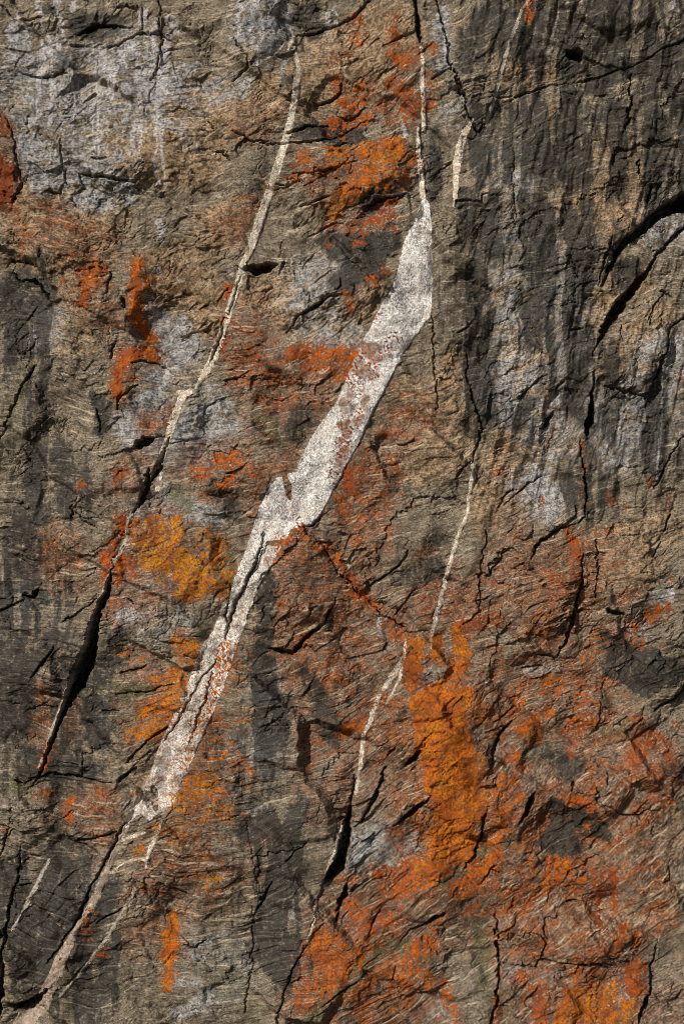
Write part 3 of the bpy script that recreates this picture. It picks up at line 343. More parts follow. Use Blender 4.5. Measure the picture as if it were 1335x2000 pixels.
# stains inside the quartz
VST = [('''0.95 10: 700 676 10, 740 690 16; 690 712 12, 725 735 12; 682 770 8, 674 820 9, 668 880 8, 660 920 6; 715 780 5, 700 830 4;
 0.6 12: 770 655 10, 790 660 8; 560 1000 6; 388 1330 8, 352 1390 9, 322 1450 11, 300 1500 14, 280 1560 12; 540 1050 8, 500 1150 8; 575 985 8; 480 1180 8, 470 1230 8; 335 1490 16, 320 1540 16; 450 1265 8, 425 1350 9, 398 1420 10, 372 1480 14, 345 1550 12; 445 606 6, 440 620 5; 520 420 3, 500 470 4; 310 945 6'''),
 ('''0.5 12: 828 430 5, 830 480 8, 833 560 6; 800 540 10, 780 590 14; 812 470 8; 705 740 10, 692 790 9, 672 850 7, 655 930 5; 600 900 10, 590 950 10; 540 990 10, 575 1000 6; 700 700 6; 495 1090 8, 475 1130 8; 740 620 8; 620 870 8''')]
vst = []
for txt in VST:
    o_ = np.zeros_like(X); val, soft = .6, 12
    for line in txt.split('\n'):
        h, body = line.split(':', 1); val, soft = [float(c) for c in h.split()]
        for st in P(body): stroke(o_, st, soft, val)
    vst.append(o_)
onv = vid >= 0
red = np.where(onv, vst[0], red); dark = np.where(onv, vst[1], dark); warm = np.where(onv, sst(940, 1300, Y) * (.75 + .5 * blotch), warm)

# lichen cover
lch = np.zeros_like(X); lid = np.full(X.shape, -1, np.int32); hue = np.zeros_like(X); thin = np.zeros_like(X)
def norm01(n, s=0.33): return np.clip(0.5 + n / (2 * s), 0, 1)
N0 = norm01(0.45 * blotch + 0.45 * n_fine + 0.55 * speck + .3 * streak_f, .45)
N1 = norm01(0.25 * blotch + 0.60 * streak_f + 0.35 * n_fine + .55 * speck, .45)
N2 = norm01(0.30 * blotch + 0.45 * streak_v + 0.35 * n_fine + .55 * speck, .45)
for k, (_, kind, hu, txt) in enumerate(LICHEN):
    m = np.zeros_like(X); sf = np.zeros_like(X)
    for part in txt.replace('\n', ' ').split(';'):
        if ':' in part:
            val, part = part.split(':'); val = float(val)
        st = P(part)[0]
        stroke(m, [(a, b, c * .9) for a, b, c in st], 20, min(val * 1.05, 1))
        stroke(sf, [(a, b, c + 10) for a, b, c in st], 34, val * .55)
    N = (N0, N1, N2)[kind]
    on = (m > 0.17 + 0.82 * N) & (m > .2)
    new = on & (m > lch)
    lid[new] = k; hue = np.where(new, hu, hue); lch = np.where(new, m, lch)
    thin = np.maximum(thin, sf)
hue = hue + 0.35 * fbm(X / 40, Y / 40, 46, 3) + 0.22 * speck
lid[(vid >= 0) & (norm01(speck + .6 * n_fine2) > 0.62)] = -1        # lichen is thinner on the quartz

# ------------------------------------------------------------------ relief, in cliff units towards the viewer
H = 55 * n_big + 20 * n_mid
R2 = 0.7071
U = (X * 0.86 + Y * 0.5) + 20 * n_mid; V = (-X * 0.5 + Y * 0.86) + 20 * n_mid2    # joint sets leaning to the upper right
c1, e1, v1 = cells((X * 0.8 + Y * 0.6 + 7 * n_sm + 14 * n_mid) / 190, (-X * 0.6 + Y * 0.8 + 7 * n_sm2) / 95, 11)
c2, e2, v2 = cells((FS + 3 * n_sm) / 62, (FT + 3 * n_sm2) / 30, 12)
c3, e3, v3 = cells((X * .8 - Y * .6 + 2 * n_fine) / 34, (X * .6 + Y * .8 + 2 * n_fine2) / 18, 13)
c4, e4, v4 = cells((FS + n_fine) / 15, (FT + n_fine2) / 7, 14)
right = sst(860, 960, X) * sst(1120, 950, Y)                        # fluted, water-worn upper right
rough = 0.12 + 1.25 * sst(-.12, .38, fbm(X / 130, Y / 100, 47, 3))
rough = rough * (1 - .65 * cream)
smoothv = np.clip(bd / 10, 0, 1)
H += 26 * c1 * (1 - .35 * right) * (.15 + .85 * sst(0, .16, e1)) * (1 - .6 * smoothv)
H += 6.0 * c2 * rough * (1 - .6 * right) * (1 - .5 * smoothv)
H += 2.6 * c3 * rough * (1 + .3 * right) * (1 - .5 * smoothv)
H += 0.25 * c4 * rough
H += 7 * right * fbm((X + .22 * (Y - 500) + 16 * n_mid) / 26, Y / 150, 15, 3) * 2
ridge = 1 - np.abs(fbm(FS / 85, FT / 20, 16, 3)) * 2
H -= 2.5 * sst(.90, 1, ridge) * rough
ridge2 = 1 - np.abs(fbm((X * .8 + Y * .6) / 26, (-X * .6 + Y * .8) / 70, 17, 3)) * 2
H -= 5 * sst(.93, 1, ridge2) * sst(.05, .4, n_mid2) * (1 - cream)
saw = FT / 34 + 1.4 * fbm(FS / 130, FT / 60, 18, 2); saw = saw - np.floor(saw)
H += 2.6 * saw * sst(-.05, .35, fbm(X / 150, Y / 120, 19, 2)) * (1 - .7 * cream)
saw = FT / 9 + .9 * fbm(FS / 40, FT / 18, 20, 2); saw = saw - np.floor(saw)
H += 0.12 * saw * rough
H += (0.6 * n_sm + 0.35 * n_fine + 0.3 * streak_f) * (.45 + .55 * rough)
# worked-in fine scale shattering of the coarse quartz
q, qe, qv = cells((X + 3 * n_fine) / 6.5, (Y + 3 * n_fine2) / 9, 21)
H += smoothv * (0.5 * q + 1.2 * norm01(blotch) - 0.5 * sst(.10, 0, qe))
H += 2.0 * cream

# named slopes: broad shelves and hollows (x, y, rx, ry, rotation, height)
for (x, y, rx, ry, a, h) in [(470, 225, 130, 50, -12, 9), (650, 130, 120, 60, -14, 12), (690, 345, 120, 60, -18, 26), (60, 440, 130, 70, 0, 14), (215, 400, 110, 50, 5, -22), (510, 60, 60, 80, 0, 20),
      (330, 640, 60, 70, 0, -26), (270, 820, 60, 60, 0, 12), (430, 850, 60, 60, 20, -14), (450, 935, 80, 34, 8, 16), (340, 1120, 110, 90, 0, 14), (600, 1150, 110, 90, -25, 32), (640, 1330, 120, 80, -10, 10),
      (1050, 1140, 80, 130, 20, 34), (1210, 1120, 60, 120, 8, 22), (1230, 1360, 110, 60, -25, 30), (1250, 1500, 90, 90, 0, 24), (1100, 1640, 70, 60, 0, -26), (1180, 430, 60, 120, 35, 22), (1240, 690, 60, 100, 20, 28),
      (890, 1500, 70, 200, 10, 24), (1000, 1570, 60, 60, -40, 18), (1120, 1830, 130, 55, 3, 20), (640, 1880, 80, 90, 20, 20), (360, 1700, 130, 70, -12, 14), (200, 1600, 100, 40, -6, 16), (60, 1600, 40, 90, 10, 18), (90, 1830, 70, 110, 20, 22),
      (580, 570, 70, 60, -20, 24), (700, 570, 60, 40, -30, 18), (120, 640, 90, 80, 0, 18), (150, 1180, 60, 110, 20, 16), (720, 1550, 60, 60, -40, -14), (770, 1660, 70, 70, -30, -16), (960, 450, 60, 300, 0, -12), (1070, 650, 40, 160, 12, 12),
      (870, 880, 60, 90, 0, 8), (90, 70, 100, 60, 0, 14), (240, 60, 90, 34, 0, -14), (560, 780, 60, 40, 40, -14)]:
    w_ = window(x - 2.2 * max(rx, ry), x + 2.2 * max(rx, ry), y - 2.2 * max(rx, ry), y + 2.2 * max(rx, ry))
    ca, sa = math.cos(math.radians(a)), math.sin(math.radians(a)); dx = XR[w_] - x; dy = YR[w_] - y
    r = np.sqrt(((dx * ca + dy * sa) / rx) ** 2 + ((-dx * sa + dy * ca) / ry) ** 2)
    H[w_] += 1.0 * h * sst(1.35, .5, r + .22 * (v3[w_] - .5) + .16 * (v2[w_] - .5))

# cracks and the steps across them
crackw = np.zeros_like(X)
acc = np.zeros_like(X); groove = np.zeros_like(X)
for st in P(CRACKS.replace('\n', ' ')):
    st = [(a, b, c * (.50 if c < 3.6 else .50 + .5 * min(1, (c - 3.6) / 4))) for a, b, c in st]
    tot = (st[-1][0] - st[0][0], st[-1][1] - st[0][1]); n = (-tot[1], tot[0])
    if n[0] * 1 + n[1] * 1.1 < 0: n = (-n[0], -n[1])
    wm = max(p[2] for p in st); m = 60 + 8 * wm
    w_ = window(min(p[0] for p in st) - m, max(p[0] for p in st) + m, min(p[1] for p in st) - m, max(p[1] for p in st) + m)
    jx = XV[w_] + 2 * n_sm[w_] + 5 * (v3[w_] - F(.5)) + 3 * (v4[w_] - F(.5)); jy = YV[w_] + 2 * n_sm2[w_] - 4 * (v3[w_] - F(.5)) + 3 * (v2[w_] - F(.5))
    best = np.full(jx.shape, 1e9, F); side = np.zeros_like(best); hw = np.zeros_like(best)
    for a, b in zip(st[:-1], st[1:]):
        d, t, ex, ey = seg(jx, jy, a, b)
        sx, sy = -(b[1] - a[1]), b[0] - a[0]
        sg = 1 if sx * n[0] + sy * n[1] > 0 else -1
        mm = d < best
        side = np.where(mm, np.sign(ex * sx + ey * sy) * sg, side); hw = np.where(mm, a[2] + t * (b[2] - a[2]), hw); best = np.where(mm, d, best)
    Lf = 14 + 5.5 * hw
    fall = np.exp(-best / Lf)
    acc[w_] += np.where(side > 0, -1.15, 0.75) * hw * fall * np.where(side > 0, sst(-hw * .2, hw * .5, best), 1) * 1.0
    g = 8.0 * hw * sst(hw * 1.25 + .9, hw * .45, best) + 1.4 * (hw > .5) * sst(2.2, 0.3, best)
    groove[w_] = np.maximum(groove[w_], g)
    cw = sst(hw + 2.5, hw, best); crackw[w_] = np.maximum(crackw[w_], cw)
H += acc - groove

# ------------------------------------------------------------------ slabs: flood the face from seeds, cracks and veins stop the flood
G = 10
gx = np.arange(XA[0], XA[-1] + G, G); gy = np.arange(YA[0], YA[-1] + G, G)
ii = np.clip(np.searchsorted(XA, gx), 0, NX - 1); jj = np.clip(np.searchsorted(YA, gy), 0, NY - 1)
cost = 1 + np.zeros((len(gy), len(gx)))
wall = np.maximum(crackw, (vein > .4) * 1.0)
for oy in (-3, 0, 3):
    for ox in (-3, 0, 3):
        cost = np.maximum(cost, 1 + 28 * wall[np.ix_(np.clip(jj + oy, 0, NY - 1), np.clip(ii + ox, 0, NX - 1))])
cost += 1.5 * np.abs(n_mid[np.ix_(jj, ii)]) + 3 * (e1[np.ix_(jj, ii)] < .08)
rs = np.random.RandomState(5); seeds = []
for y in np.arange(-200, 2300, 128):
    for k, x in enumerate(np.arange(-480, 1900, 128)):
        if -20 < x < 1360 and -20 < y < 2020 or (k + int(y / 128)) % 2 == 0:
            seeds.append((x + rs.uniform(-45, 45) + 60 * (int(y / 128) % 2), y + rs.uniform(-45, 45)))
own = np.full(cost.shape, -1, np.int32); dist = np.full(cost.shape, 1e9); hp = []
for k, (x, y) in enumerate(seeds):
    i = int((x - gx[0]) / G); j = int((y - gy[0]) / G)
    if 0 <= i < len(gx) and 0 <= j < len(gy): heapq.heappush(hp, (0.0, j, i, k)); dist[j, i] = 0
while hp:
    d, j, i, k = heapq.heappop(hp)
    if own[j, i] >= 0: continue
    own[j, i] = k
    for dj, di, L_ in ((1, 0, 1), (-1, 0, 1), (0, 1, 1), (0, -1, 1), (1, 1, 1.41), (-1, -1, 1.41), (1, -1, 1.41), (-1, 1, 1.41)):
        a, b = j + dj, i + di
        if 0 <= a < own.shape[0] and 0 <= b < own.shape[1] and own[a, b] < 0:
            nd = d + L_ * (cost[a, b] + cost[j, i]) / 2
            if nd < dist[a, b]: dist[a, b] = nd; heapq.heappush(hp, (nd, a, b, k))
oi = np.clip(((X + 8 * n_sm + 4 * n_fine - gx[0]) / G + .5).astype(int), 0, len(gx) - 1)
oj = np.clip(((Y + 8 * n_sm2 + 4 * n_fine2 - gy[0]) / G + .5).astype(int), 0, len(gy) - 1)
slab = own[oj, oi]
# each slab sits a little proud of or behind its neighbours, with a fine joint between
off = rs.uniform(-1, 1, len(seeds)).astype(F); tx = rs.uniform(-1, 1, len(seeds)).astype(F); ty = rs.uniform(-1, 1, len(seeds)).astype(F)
sx = np.array([s[0] for s in seeds], F); sy = np.array([s[1] for s in seeds], F)
infr = (vid < 0)
Hs = 1.6 * off[slab] + np.clip((X - sx[slab]) * tx[slab] + (Y - sy[slab]) * ty[slab], -90, 90) * 0.035
H += Hs * (1 - .8 * cream)
jt = np.zeros(X.shape, bool)
jt[:, 1:] |= slab[:, 1:] != slab[:, :-1]; jt[1:, :] |= slab[1:, :] != slab[:-1, :]
H -= 1.6 * jt * (vid < 0) * sst(-.1, .2, n_sm)

# lichen has a granular crust of its own
# outer rim of the sheet folds back into the hill
for sl_ in (np.s_[0, :], np.s_[-1, :], np.s_[:, 0], np.s_[:, -1]): H[sl_] = -700

# ------------------------------------------------------------------ geometry arrays
def place(X_, Y_, H_):
    return np.stack([(X_ - 667.5) * S, -H_ * S, ZC + (1000 - Y_) * S], -1).astype(F)
CO = place(X, Y, H)
dx = np.gradient(CO, axis=1); dy = np.gradient(CO, axis=0)
NO = np.cross(dy, dx); NO /= np.maximum(np.linalg.norm(NO, axis=-1, keepdims=True), 1e-9)
if NO[NY // 2, NX // 2, 1] > 0: NO = -NO
# masks for the materials
thin = np.where(onv, 0, np.maximum(thin, rust))
dark = dark * np.clip(1 + .55 * blotch + .4 * n_fine + .5 * streak_v, 0, 2)
edge = np.clip(1 + 1.0 * blotch + .7 * streak_f2 + .5 * streak_f, 0, 2)
blue, red, thin = blue * edge, red * edge, thin * edge; warm = warm * np.clip(1.3 - .8 * blotch + .7 * streak_f2, 0, 2)
m1 = np.stack([dark, blue, warm, red], -1).astype(F)
m2 = np.stack([pale, moss, np.clip(thin, 0, 1), hue], -1).astype(F)
m3 = np.stack([FS * S, FT * S, X * S, Y * S], -1).astype(F)
blk = lambda a: a[:-1, :-1]
IDX = np.arange(NX * NY, dtype=np.int64).reshape(NY, NX)
QUAD = np.stack([IDX[:-1, :-1], IDX[1:, :-1], IDX[1:, 1:], IDX[:-1, 1:]], -1)
COf, NOf, M1, M2, M3 = CO.reshape(-1, 3), NO.reshape(-1, 3), m1.reshape(-1, 4), m2.reshape(-1, 4), m3.reshape(-1, 4)

def make(name, q, mat, parent=None, co=None):
    """one mesh object from a set of grid quads"""
    ids, inv = np.unique(q.ravel(), return_inverse=True)
    me = D.meshes.new(name)
    n = len(q); me.vertices.add(len(ids)); me.loops.add(4 * n); me.polygons.add(n)
    c = (COf if co is None else co)[ids]
    me.vertices.foreach_set('co', c.ravel())
    me.loops.foreach_set('vertex_index', inv.astype(np.int32).ravel())
    me.polygons.foreach_set('loop_start', np.arange(0, 4 * n, 4, dtype=np.int32))
    me.update(calc_edges=True)
    me.polygons.foreach_set('use_smooth', np.ones(n, bool))
    for an, arr in (('m1', M1), ('m2', M2), ('m3', M3)):
        at = me.attributes.new(an, 'FLOAT_COLOR', 'POINT'); at.data.foreach_set('color', arr[ids].ravel())
    if co is None: me.normals_split_custom_set_from_vertices(NOf[ids])
    me.materials.append(mat)
    o = D.objects.new(name, me); col.objects.link(o)
    if parent: o.parent = parent
    return o

# ------------------------------------------------------------------ materials
class NT:
    def __init__(s, name):
        s.m = D.materials.new(name); s.m.use_nodes = True; s.t = s.m.node_tree; s.b = s.t.nodes['Principled BSDF']
        s.b.inputs['Specular IOR Level'].default_value = 0.28
    def n(s, typ, **kw):
        nd = s.t.nodes.new(typ)
        for k, v in kw.items(): setattr(nd, k, v)
        return nd
    def l(s, a, b): s.t.links.new(a, b)
    def val(s, sock, v):
        if isinstance(v, (int, float)): sock.default_value = v
        elif isinstance(v, tuple): sock.default_value = v if len(v) == 4 else v + (1,)
        else: s.l(v, sock)
    def math(s, op, a, b=0.0, c=0.0, clamp=False):
        nd = s.n('ShaderNodeMath', operation=op, use_clamp=clamp); s.val(nd.inputs[0], a); s.val(nd.inputs[1], b); s.val(nd.inputs[2], c); return nd.outputs[0]
    def mix(s, f, a, b, mode='MIX'):
        nd = s.n('ShaderNodeMix', data_type='RGBA', blend_type=mode); s.val(nd.inputs[0], f); s.val(nd.inputs[6], a); s.val(nd.inputs[7], b); return nd.outputs[2]
    def ramp(s, f, lo, hi, a=0.0, b=1.0):
        nd = s.n('ShaderNodeMapRange', interpolation_type='SMOOTHSTEP'); s.val(nd.inputs[0], f); s.val(nd.inputs[1], lo); s.val(nd.inputs[2], hi); s.val(nd.inputs[3], a); s.val(nd.inputs[4], b); return nd.outputs[0]
    def noise(s, vec, scale, detail=3.0, rough=.55, dist=0.0):
        nd = s.n('ShaderNodeTexNoise'); s.l(vec, nd.inputs['Vector']); nd.inputs['Scale'].default_value = scale; nd.inputs['Detail'].default_value = detail; nd.inputs['Roughness'].default_value = rough; nd.inputs['Distortion'].default_value = dist; return nd.outputs[0]
    def attr(s, name):
        a = s.n('ShaderNodeAttribute', attribute_name=name); sp = s.n('ShaderNodeSeparateColor'); s.l(a.outputs['Color'], sp.inputs[0]); return sp.outputs[0], sp.outputs[1], sp.outputs[2], a.outputs['Alpha']
    def vec(s, x, y, z=0.0):
        c = s.n('ShaderNodeCombineXYZ'); s.val(c.inputs[0], x); s.val(c.inputs[1], y); s.val(c.inputs[2], z); return c.outputs[0]
    def bump(s, h, strength, dist):
        b = s.n('ShaderNodeBump'); b.inputs['Strength'].default_value = strength; b.inputs['Distance'].default_value = dist; s.l(h, b.inputs['Height']); s.l(b.outputs[0], s.b.inputs['Normal'])

def rock_material():
    k = NT('gneiss')
    dk, bl, wa, rd = k.attr('m1'); pa, mo, th, hu = k.attr('m2'); fs, ft, gxx, gyy = k.attr('m3')
    pos = k.n('ShaderNodeNewGeometry').outputs['Position']
    fol = k.vec(k.math('MULTIPLY', fs, 3.6), k.math('MULTIPLY', ft, 13.0), k.math('MULTIPLY_ADD', fs, 2.1, k.math('MULTIPLY', ft, 6.0)))
    fol2 = k.vec(k.math('MULTIPLY', fs, .35), k.math('MULTIPLY', ft, 3.0))
    run = k.vec(k.math('MULTIPLY', gxx, 6.0), k.math('MULTIPLY', gyy, .35), k.math('MULTIPLY_ADD', gxx, 3.0, k.math('MULTIPLY', gyy, .3)))
    run2 = k.vec(k.math('MULTIPLY', gxx, 20.0), k.math('MULTIPLY', gyy, .9), k.math('MULTIPLY_ADD', gxx, 11.0, k.math('MULTIPLY', gyy, .7)))
    band = k.math('ADD', k.math('MULTIPLY', k.noise(fol, 1.0, 5, .72), .60), k.math('MULTIPLY', k.noise(pos, 5.5, 6, .78), .40)); band2 = k.noise(fol2, 1.0, 4, .6); rn = k.noise(run, 1.0, 4, .6); rn2 = k.noise(run2, 1.0, 3, .6)
    big = k.noise(pos, .45, 5, .6); grain = k.noise(pos, 17, 3, .8); grit = k.noise(pos, 9, 4, .65)
    c = k.mix(k.ramp(band, .38, .63), (.033, .027, .019), (.33, .265, .185))
    c = k.mix(k.ramp(band2, .40, .60, 0, .6), c, k.mix(k.ramp(grit, .4, .6), (.095, .073, .048), (.205, .155, .102)))
    c = k.mix(k.ramp(big, .40, .65, 0, .45), c, (.155, .120, .080))
    def tintc(c, m, a, b, lo=.25, hi=.75, amt=.85, n=grit, q=2.0):
        f = k.ramp(k.math('ADD', m, k.math('MULTIPLY', k.math('SUBTRACT', n, .5), q)), lo, hi, 0, amt)
        return k.mix(k.math('MULTIPLY', f, k.ramp(m, .0, .12), clamp=True), c, k.mix(k.ramp(k.math('ADD', band, k.math('MULTIPLY', k.math('SUBTRACT', grit, .5), .7)), .38, .64), a, b))
    c = tintc(c, wa, (.085, .052, .027), (.44, .285, .155), amt=.8)
    c = tintc(c, bl, (.080, .083, .086), (.42, .425, .44), amt=.85)
    c = tintc(c, rd, (.060, .034, .020), (.29, .160, .095), amt=.8)
    c = tintc(c, th, (.075, .031, .014), (.27, .105, .040), .15, .80, .78, big, 1.2)
    c = tintc(c, th, (.14, .042, .011), (.37, .100, .014), .60, .98, .85, k.math('ADD', k.math('MULTIPLY', grain, .5), k.math('MULTIPLY', band, .5)))
    c = tintc(c, mo, (.060, .056, .020), (.115, .10, .040), amt=.8)
    c = tintc(c, pa, (.26, .255, .265), (.56, .53, .53), .30, 1.0, .85, grain)
    # dark water stains hang in streaks
    f = k.ramp(k.math('ADD', dk, k.math('ADD', k.math('MULTIPLY', k.math('SUBTRACT', rn2, .5), .3), k.math('MULTIPLY', k.math('SUBTRACT', grit, .5), 1.3))), .15, .70, 0, .92)
    f = k.math('MULTIPLY', f, k.ramp(dk, 0, .15), clamp=True)
    c = k.mix(f, c, k.mix(k.ramp(band, .4, .75), (.013, .012, .010), (.060, .055, .044)))
    keep = k.math('SUBTRACT', 1.0, k.math('MULTIPLY', f, .8))
    f = k.math('MULTIPLY', k.ramp(rn, .52, .64, 0, .55), k.ramp(big, .46, .60, .1, 1)); c = k.mix(f, c, (.045, .040, .032))
    # pale feldspar seams along the banding
    seam = k.noise(k.vec(k.math('MULTIPLY', fs, .9), k.math('MULTIPLY', ft, 8.5), k.math('MULTIPLY_ADD', fs, .6, k.math('MULTIPLY', ft, 4.0))), 1.0, 5, .68)
    f = k.ramp(seam, .57, .65); c = k.mix(k.math('MULTIPLY', k.math('MULTIPLY', f, keep), .8), c, (.47, .385, .275))
    f = k.ramp(seam, .43, .34); c = k.mix(k.math('MULTIPLY', f, .55), c, (.040, .034, .027))
    # pale quartz laminae and mica glints
    f = k.math('MULTIPLY', k.ramp(band, .60, .76), k.ramp(grit, .35, .7)); c = k.mix(k.math('MULTIPLY', k.math('MULTIPLY', f, keep), .7), c, (.48, .42, .33))
    fg = k.noise(k.vec(k.math('MULTIPLY', fs, 9.0), k.math('MULTIPLY', ft, 24.0)), 1.0, 3, .75)
    f = k.ramp(k.math('ADD', grain, k.math('SUBTRACT', fg, .5)), .59, .72, 0, .6); c = k.mix(k.math('MULTIPLY', f, keep), c, (.48, .42, .34))
    f = k.ramp(k.math('ADD', grain, k.math('SUBTRACT', fg, .5)), .45, .32, 0, .88); c = k.mix(f, c, (.022, .019, .015))
    k.l(c, k.b.inputs['Base Color'])
    k.val(k.b.inputs['Roughness'], k.ramp(grit, .3, .7, .55, .85))
    hgt = k.math('ADD', k.math('MULTIPLY', k.noise(pos, 14, 5, .7), 1.0), k.math('MULTIPLY', band, .5))
    k.bump(hgt, .5, .03)
    return k.m
def vein_material(name, lo, hi, stain, pepper):
    k = NT(name)
    dk, bl, wa, rd = k.attr('m1')
    pos = k.n('ShaderNodeNewGeometry').outputs['Position']
    g = k.noise(pos, 5, 5, .65); grain = k.noise(pos, 15, 3, .85); m = k.noise(pos, 2.6, 5, .7)
    c = k.mix(k.ramp(g, .38, .62), lo, hi)
    c = k.mix(k.ramp(m, .48, .62, 0, .75), c, stain)
    c = k.mix(k.math('MULTIPLY', wa, .65 if name in ('white_pegmatite', 'cream_quartz') else 0.0, clamp=True), c, k.mix(k.ramp(g, .38, .56), (.30, .20, .125), (.80, .70, .58)))
    f = k.math('MULTIPLY', k.ramp(k.math('ADD', rd, k.math('MULTIPLY', k.math('SUBTRACT', k.math('ADD', k.math('MULTIPLY', grain, .6), k.math('MULTIPLY', m, .4)), .5), 5.0)), .55, 1.15, 0, .92), k.ramp(rd, 0, .2), clamp=True)
    c = k.mix(f, c, k.mix(k.ramp(g, .42, .58), (.10, .05, .03), (.40, .145, .045)))
    c = k.mix(k.ramp(k.math('SUBTRACT', k.math('ADD', grain, k.math('MULTIPLY', m, .32)), k.math('MULTIPLY', dk, .10)), .595 + pepper, .515 + pepper, 0, .93), c, (.045, .045, .045))
    c = k.mix(k.ramp(k.noise(pos, 19, 2, .8), .56, .40, 0, .75), c, (.21, .195, .18))
    v = k.n('ShaderNodeTexVoronoi', feature='DISTANCE_TO_EDGE'); k.l(pos, v.inputs['Vector']); v.inputs['Scale'].default_value = 5.0
    c = k.mix(k.ramp(v.outputs[0], .035, 0, 0, .4), c, (.12, .09, .07))
    k.l(c, k.b.inputs['Base Color']); k.b.inputs['Roughness'].default_value = .6
    k.bump(k.math('ADD', grain, k.ramp(v.outputs[0], 0, .1)), .4, .02)
    return k.m
def lichen_material():
    k = NT('lichen_crust')
    pa, mo, th, hu = k.attr('m2'); fs, ft, gxx, gyy = k.attr('m3')
    pos = k.n('ShaderNodeNewGeometry').outputs['Position']
    g = k.noise(pos, 4, 5, .65); grain = k.noise(pos, 15, 3, .8)
    cr = k.n('ShaderNodeValToRGB'); k.l(k.math('ADD', hu, k.math('MULTIPLY', k.math('SUBTRACT', g, .5), .5)), cr.inputs[0])
    el = cr.color_ramp.elements
    el[0].position = 0.0; el[0].color = (.20, .045, .018, 1); el[1].position = 1.0; el[1].color = (.42, .19, .018, 1)
    for p, cc in ((.3, (.38, .075, .012, 1)), (.55, (.50, .118, .009, 1)), (.8, (.50, .175, .010, 1))):
        e = el.new(p); e.color = cc
    c = cr.outputs[0]
    c = k.mix(k.ramp(grain, .54, .40, 0, .75), c, (.10, .042, .02))
    c = k.mix(k.ramp(grain, .66, .75, 0, .6), c, (.62, .38, .18))
    c = k.mix(k.ramp(g, .50, .38, 0, .7), c, (.13, .06, .03))
    c = k.mix(k.ramp(k.noise(pos, 1.3, 5, .65), .48, .62, 0, .55), c, (.22, .055, .014))
    k.l(c, k.b.inputs['Base Color']); k.b.inputs['Roughness'].default_value = .95; k.b.inputs['Specular IOR Level'].default_value = .1
    k.bump(k.math('ADD', grain, g), .8, .03)
    return k.m
ROCK = rock_material(); LICH = lichen_material()
QUARTZ = vein_material('white_pegmatite', (.60, .57, .54), (.88, .86, .84), (.60, .52, .44), 0.0)
CREAM = vein_material('cream_quartz', (.55, .46, .35), (.84, .76, .63), (.46, .31, .19), -.045)
DULL = vein_material('dull_pink_vein', (.26, .19, .14), (.54, .41, .31), (.28, .17, .10), -.02)
GREY = vein_material('grey_thread_vein', (.28, .26, .22), (.50, .46, .39), (.32, .26, .19), -.03)

# ------------------------------------------------------------------ the cliff and its slabs
cliff = D.objects.new('rock_face', None); col.objects.link(cliff); cliff.location = (0, 0, 0)
cliff['kind'] = 'structure'; cliff['label'] = 'banded grey-brown gneiss cliff face with dark water streaks'
fv = vid[:-1, :-1]
fs_ = slab[:-1, :-1].copy(); fs_[fv >= 0] = -1
flat = fs_.ravel(); order = np.argsort(flat, kind='stable'); sf_ = flat[order]
Qf = QUAD.reshape(-1, 4)
bounds = np.flatnonzero(np.diff(sf_)) + 1
for chunk in np.split(order, bounds):
    if flat[chunk[0]] < 0: continue
    make('rock_slab', Qf[chunk], ROCK, cliff)

# ------------------------------------------------------------------ veins
vf = fv.ravel()
for k, (mk, label, _) in enumerate(VEINS):
    q = Qf[vf == k]
    if not len(q): continue
    mat = {'Wfoot': DULL, 'Wcorner': GREY, 'Wthread': GREY, 'Wtopright': GREY, 'Wrim': GREY}.get(mk, CREAM)
    o = make('quartz_vein', q, mat); o['label'] = label; o['category'] = 'quartz vein'; o['group'] = 'pale quartz veins in the rock face'
o = make('quartz_vein', Qf[vf == BIG], QUARTZ)
o['label'] = 'big broad white vein slanting across the middle, widest of all, pointed at top'; o['category'] = 'quartz vein'; o['group'] = 'pale quartz veins in the rock face'

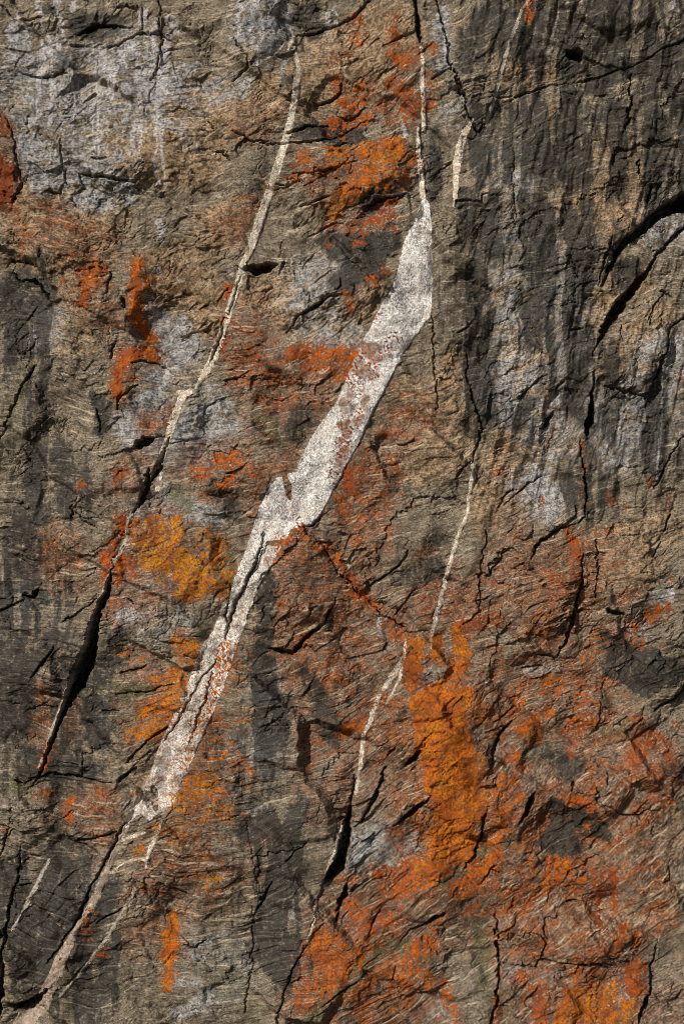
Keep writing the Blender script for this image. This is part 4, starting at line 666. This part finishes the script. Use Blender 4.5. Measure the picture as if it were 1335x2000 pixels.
# ------------------------------------------------------------------ lichen crusts, lying on the rock
inner = lid >= 0
er = inner.copy()
er[1:] &= inner[:-1]; er[:-1] &= inner[1:]; er[:, 1:] &= inner[:, :-1]; er[:, :-1] &= inner[:, 1:]
HL = H + np.where(er, 0.7 + 0.5 * speck + .3 * n_fine, np.where(inner, .22, -.3))
LCO = place(X, Y, HL).reshape(-1, 3)
fl = lid[:-1, :-1].copy()
a_ = (lid[:-1, :-1] >= 0).astype(int) + (lid[1:, :-1] >= 0) + (lid[1:, 1:] >= 0) + (lid[:-1, 1:] >= 0)
fl[a_ < 3] = -1
fl = fl.ravel()
for k, (label, _, _, _) in enumerate(LICHEN):
    q = Qf[fl == k]
    if len(q) < 8: continue
    o = make('lichen_patch', q, LICH, None, LCO); o['label'] = label; o['category'] = 'lichen'; o['group'] = 'orange lichen patches on the rock face'

# ------------------------------------------------------------------ ground at the foot of the cliff
gk = NT('scree_ground')
pos = gk.n('ShaderNodeNewGeometry').outputs['Position']
gk.l(gk.mix(gk.noise(pos, .8, 6, .65), (.07, .065, .05), (.16, .145, .12)), gk.b.inputs['Base Color']); gk.b.inputs['Roughness'].default_value = .9
gk.bump(gk.noise(pos, 3, 6, .7), 1, .2)
n = 90
ax = np.concatenate([-np.geomspace(3000, 40, 20), np.linspace(-38, 38, n), np.geomspace(40, 3000, 20)])
gX, gY = np.meshgrid(ax, ax); gZ = (0.35 * perlin((gX / 7).astype(F), (gY / 7).astype(F), 90) + .1 * perlin((gX / 2).astype(F), (gY / 2).astype(F), 91)) * (np.abs(gX) < 45) * (np.abs(gY) < 45)
m_ = len(ax); id_ = np.arange(m_ * m_).reshape(m_, m_)
me = D.meshes.new('ground'); me.from_pydata(np.stack([gX, gY, gZ], -1).reshape(-1, 3).tolist(), [], np.stack([id_[:-1, :-1], id_[:-1, 1:], id_[1:, 1:], id_[1:, :-1]], -1).reshape(-1, 4).tolist())
me.materials.append(gk.m); me.polygons.foreach_set('use_smooth', np.ones(len(me.polygons), bool))
g = D.objects.new('ground', me); col.objects.link(g); g['kind'] = 'structure'
print('verts', NX * NY, 'slabs', len(bounds))
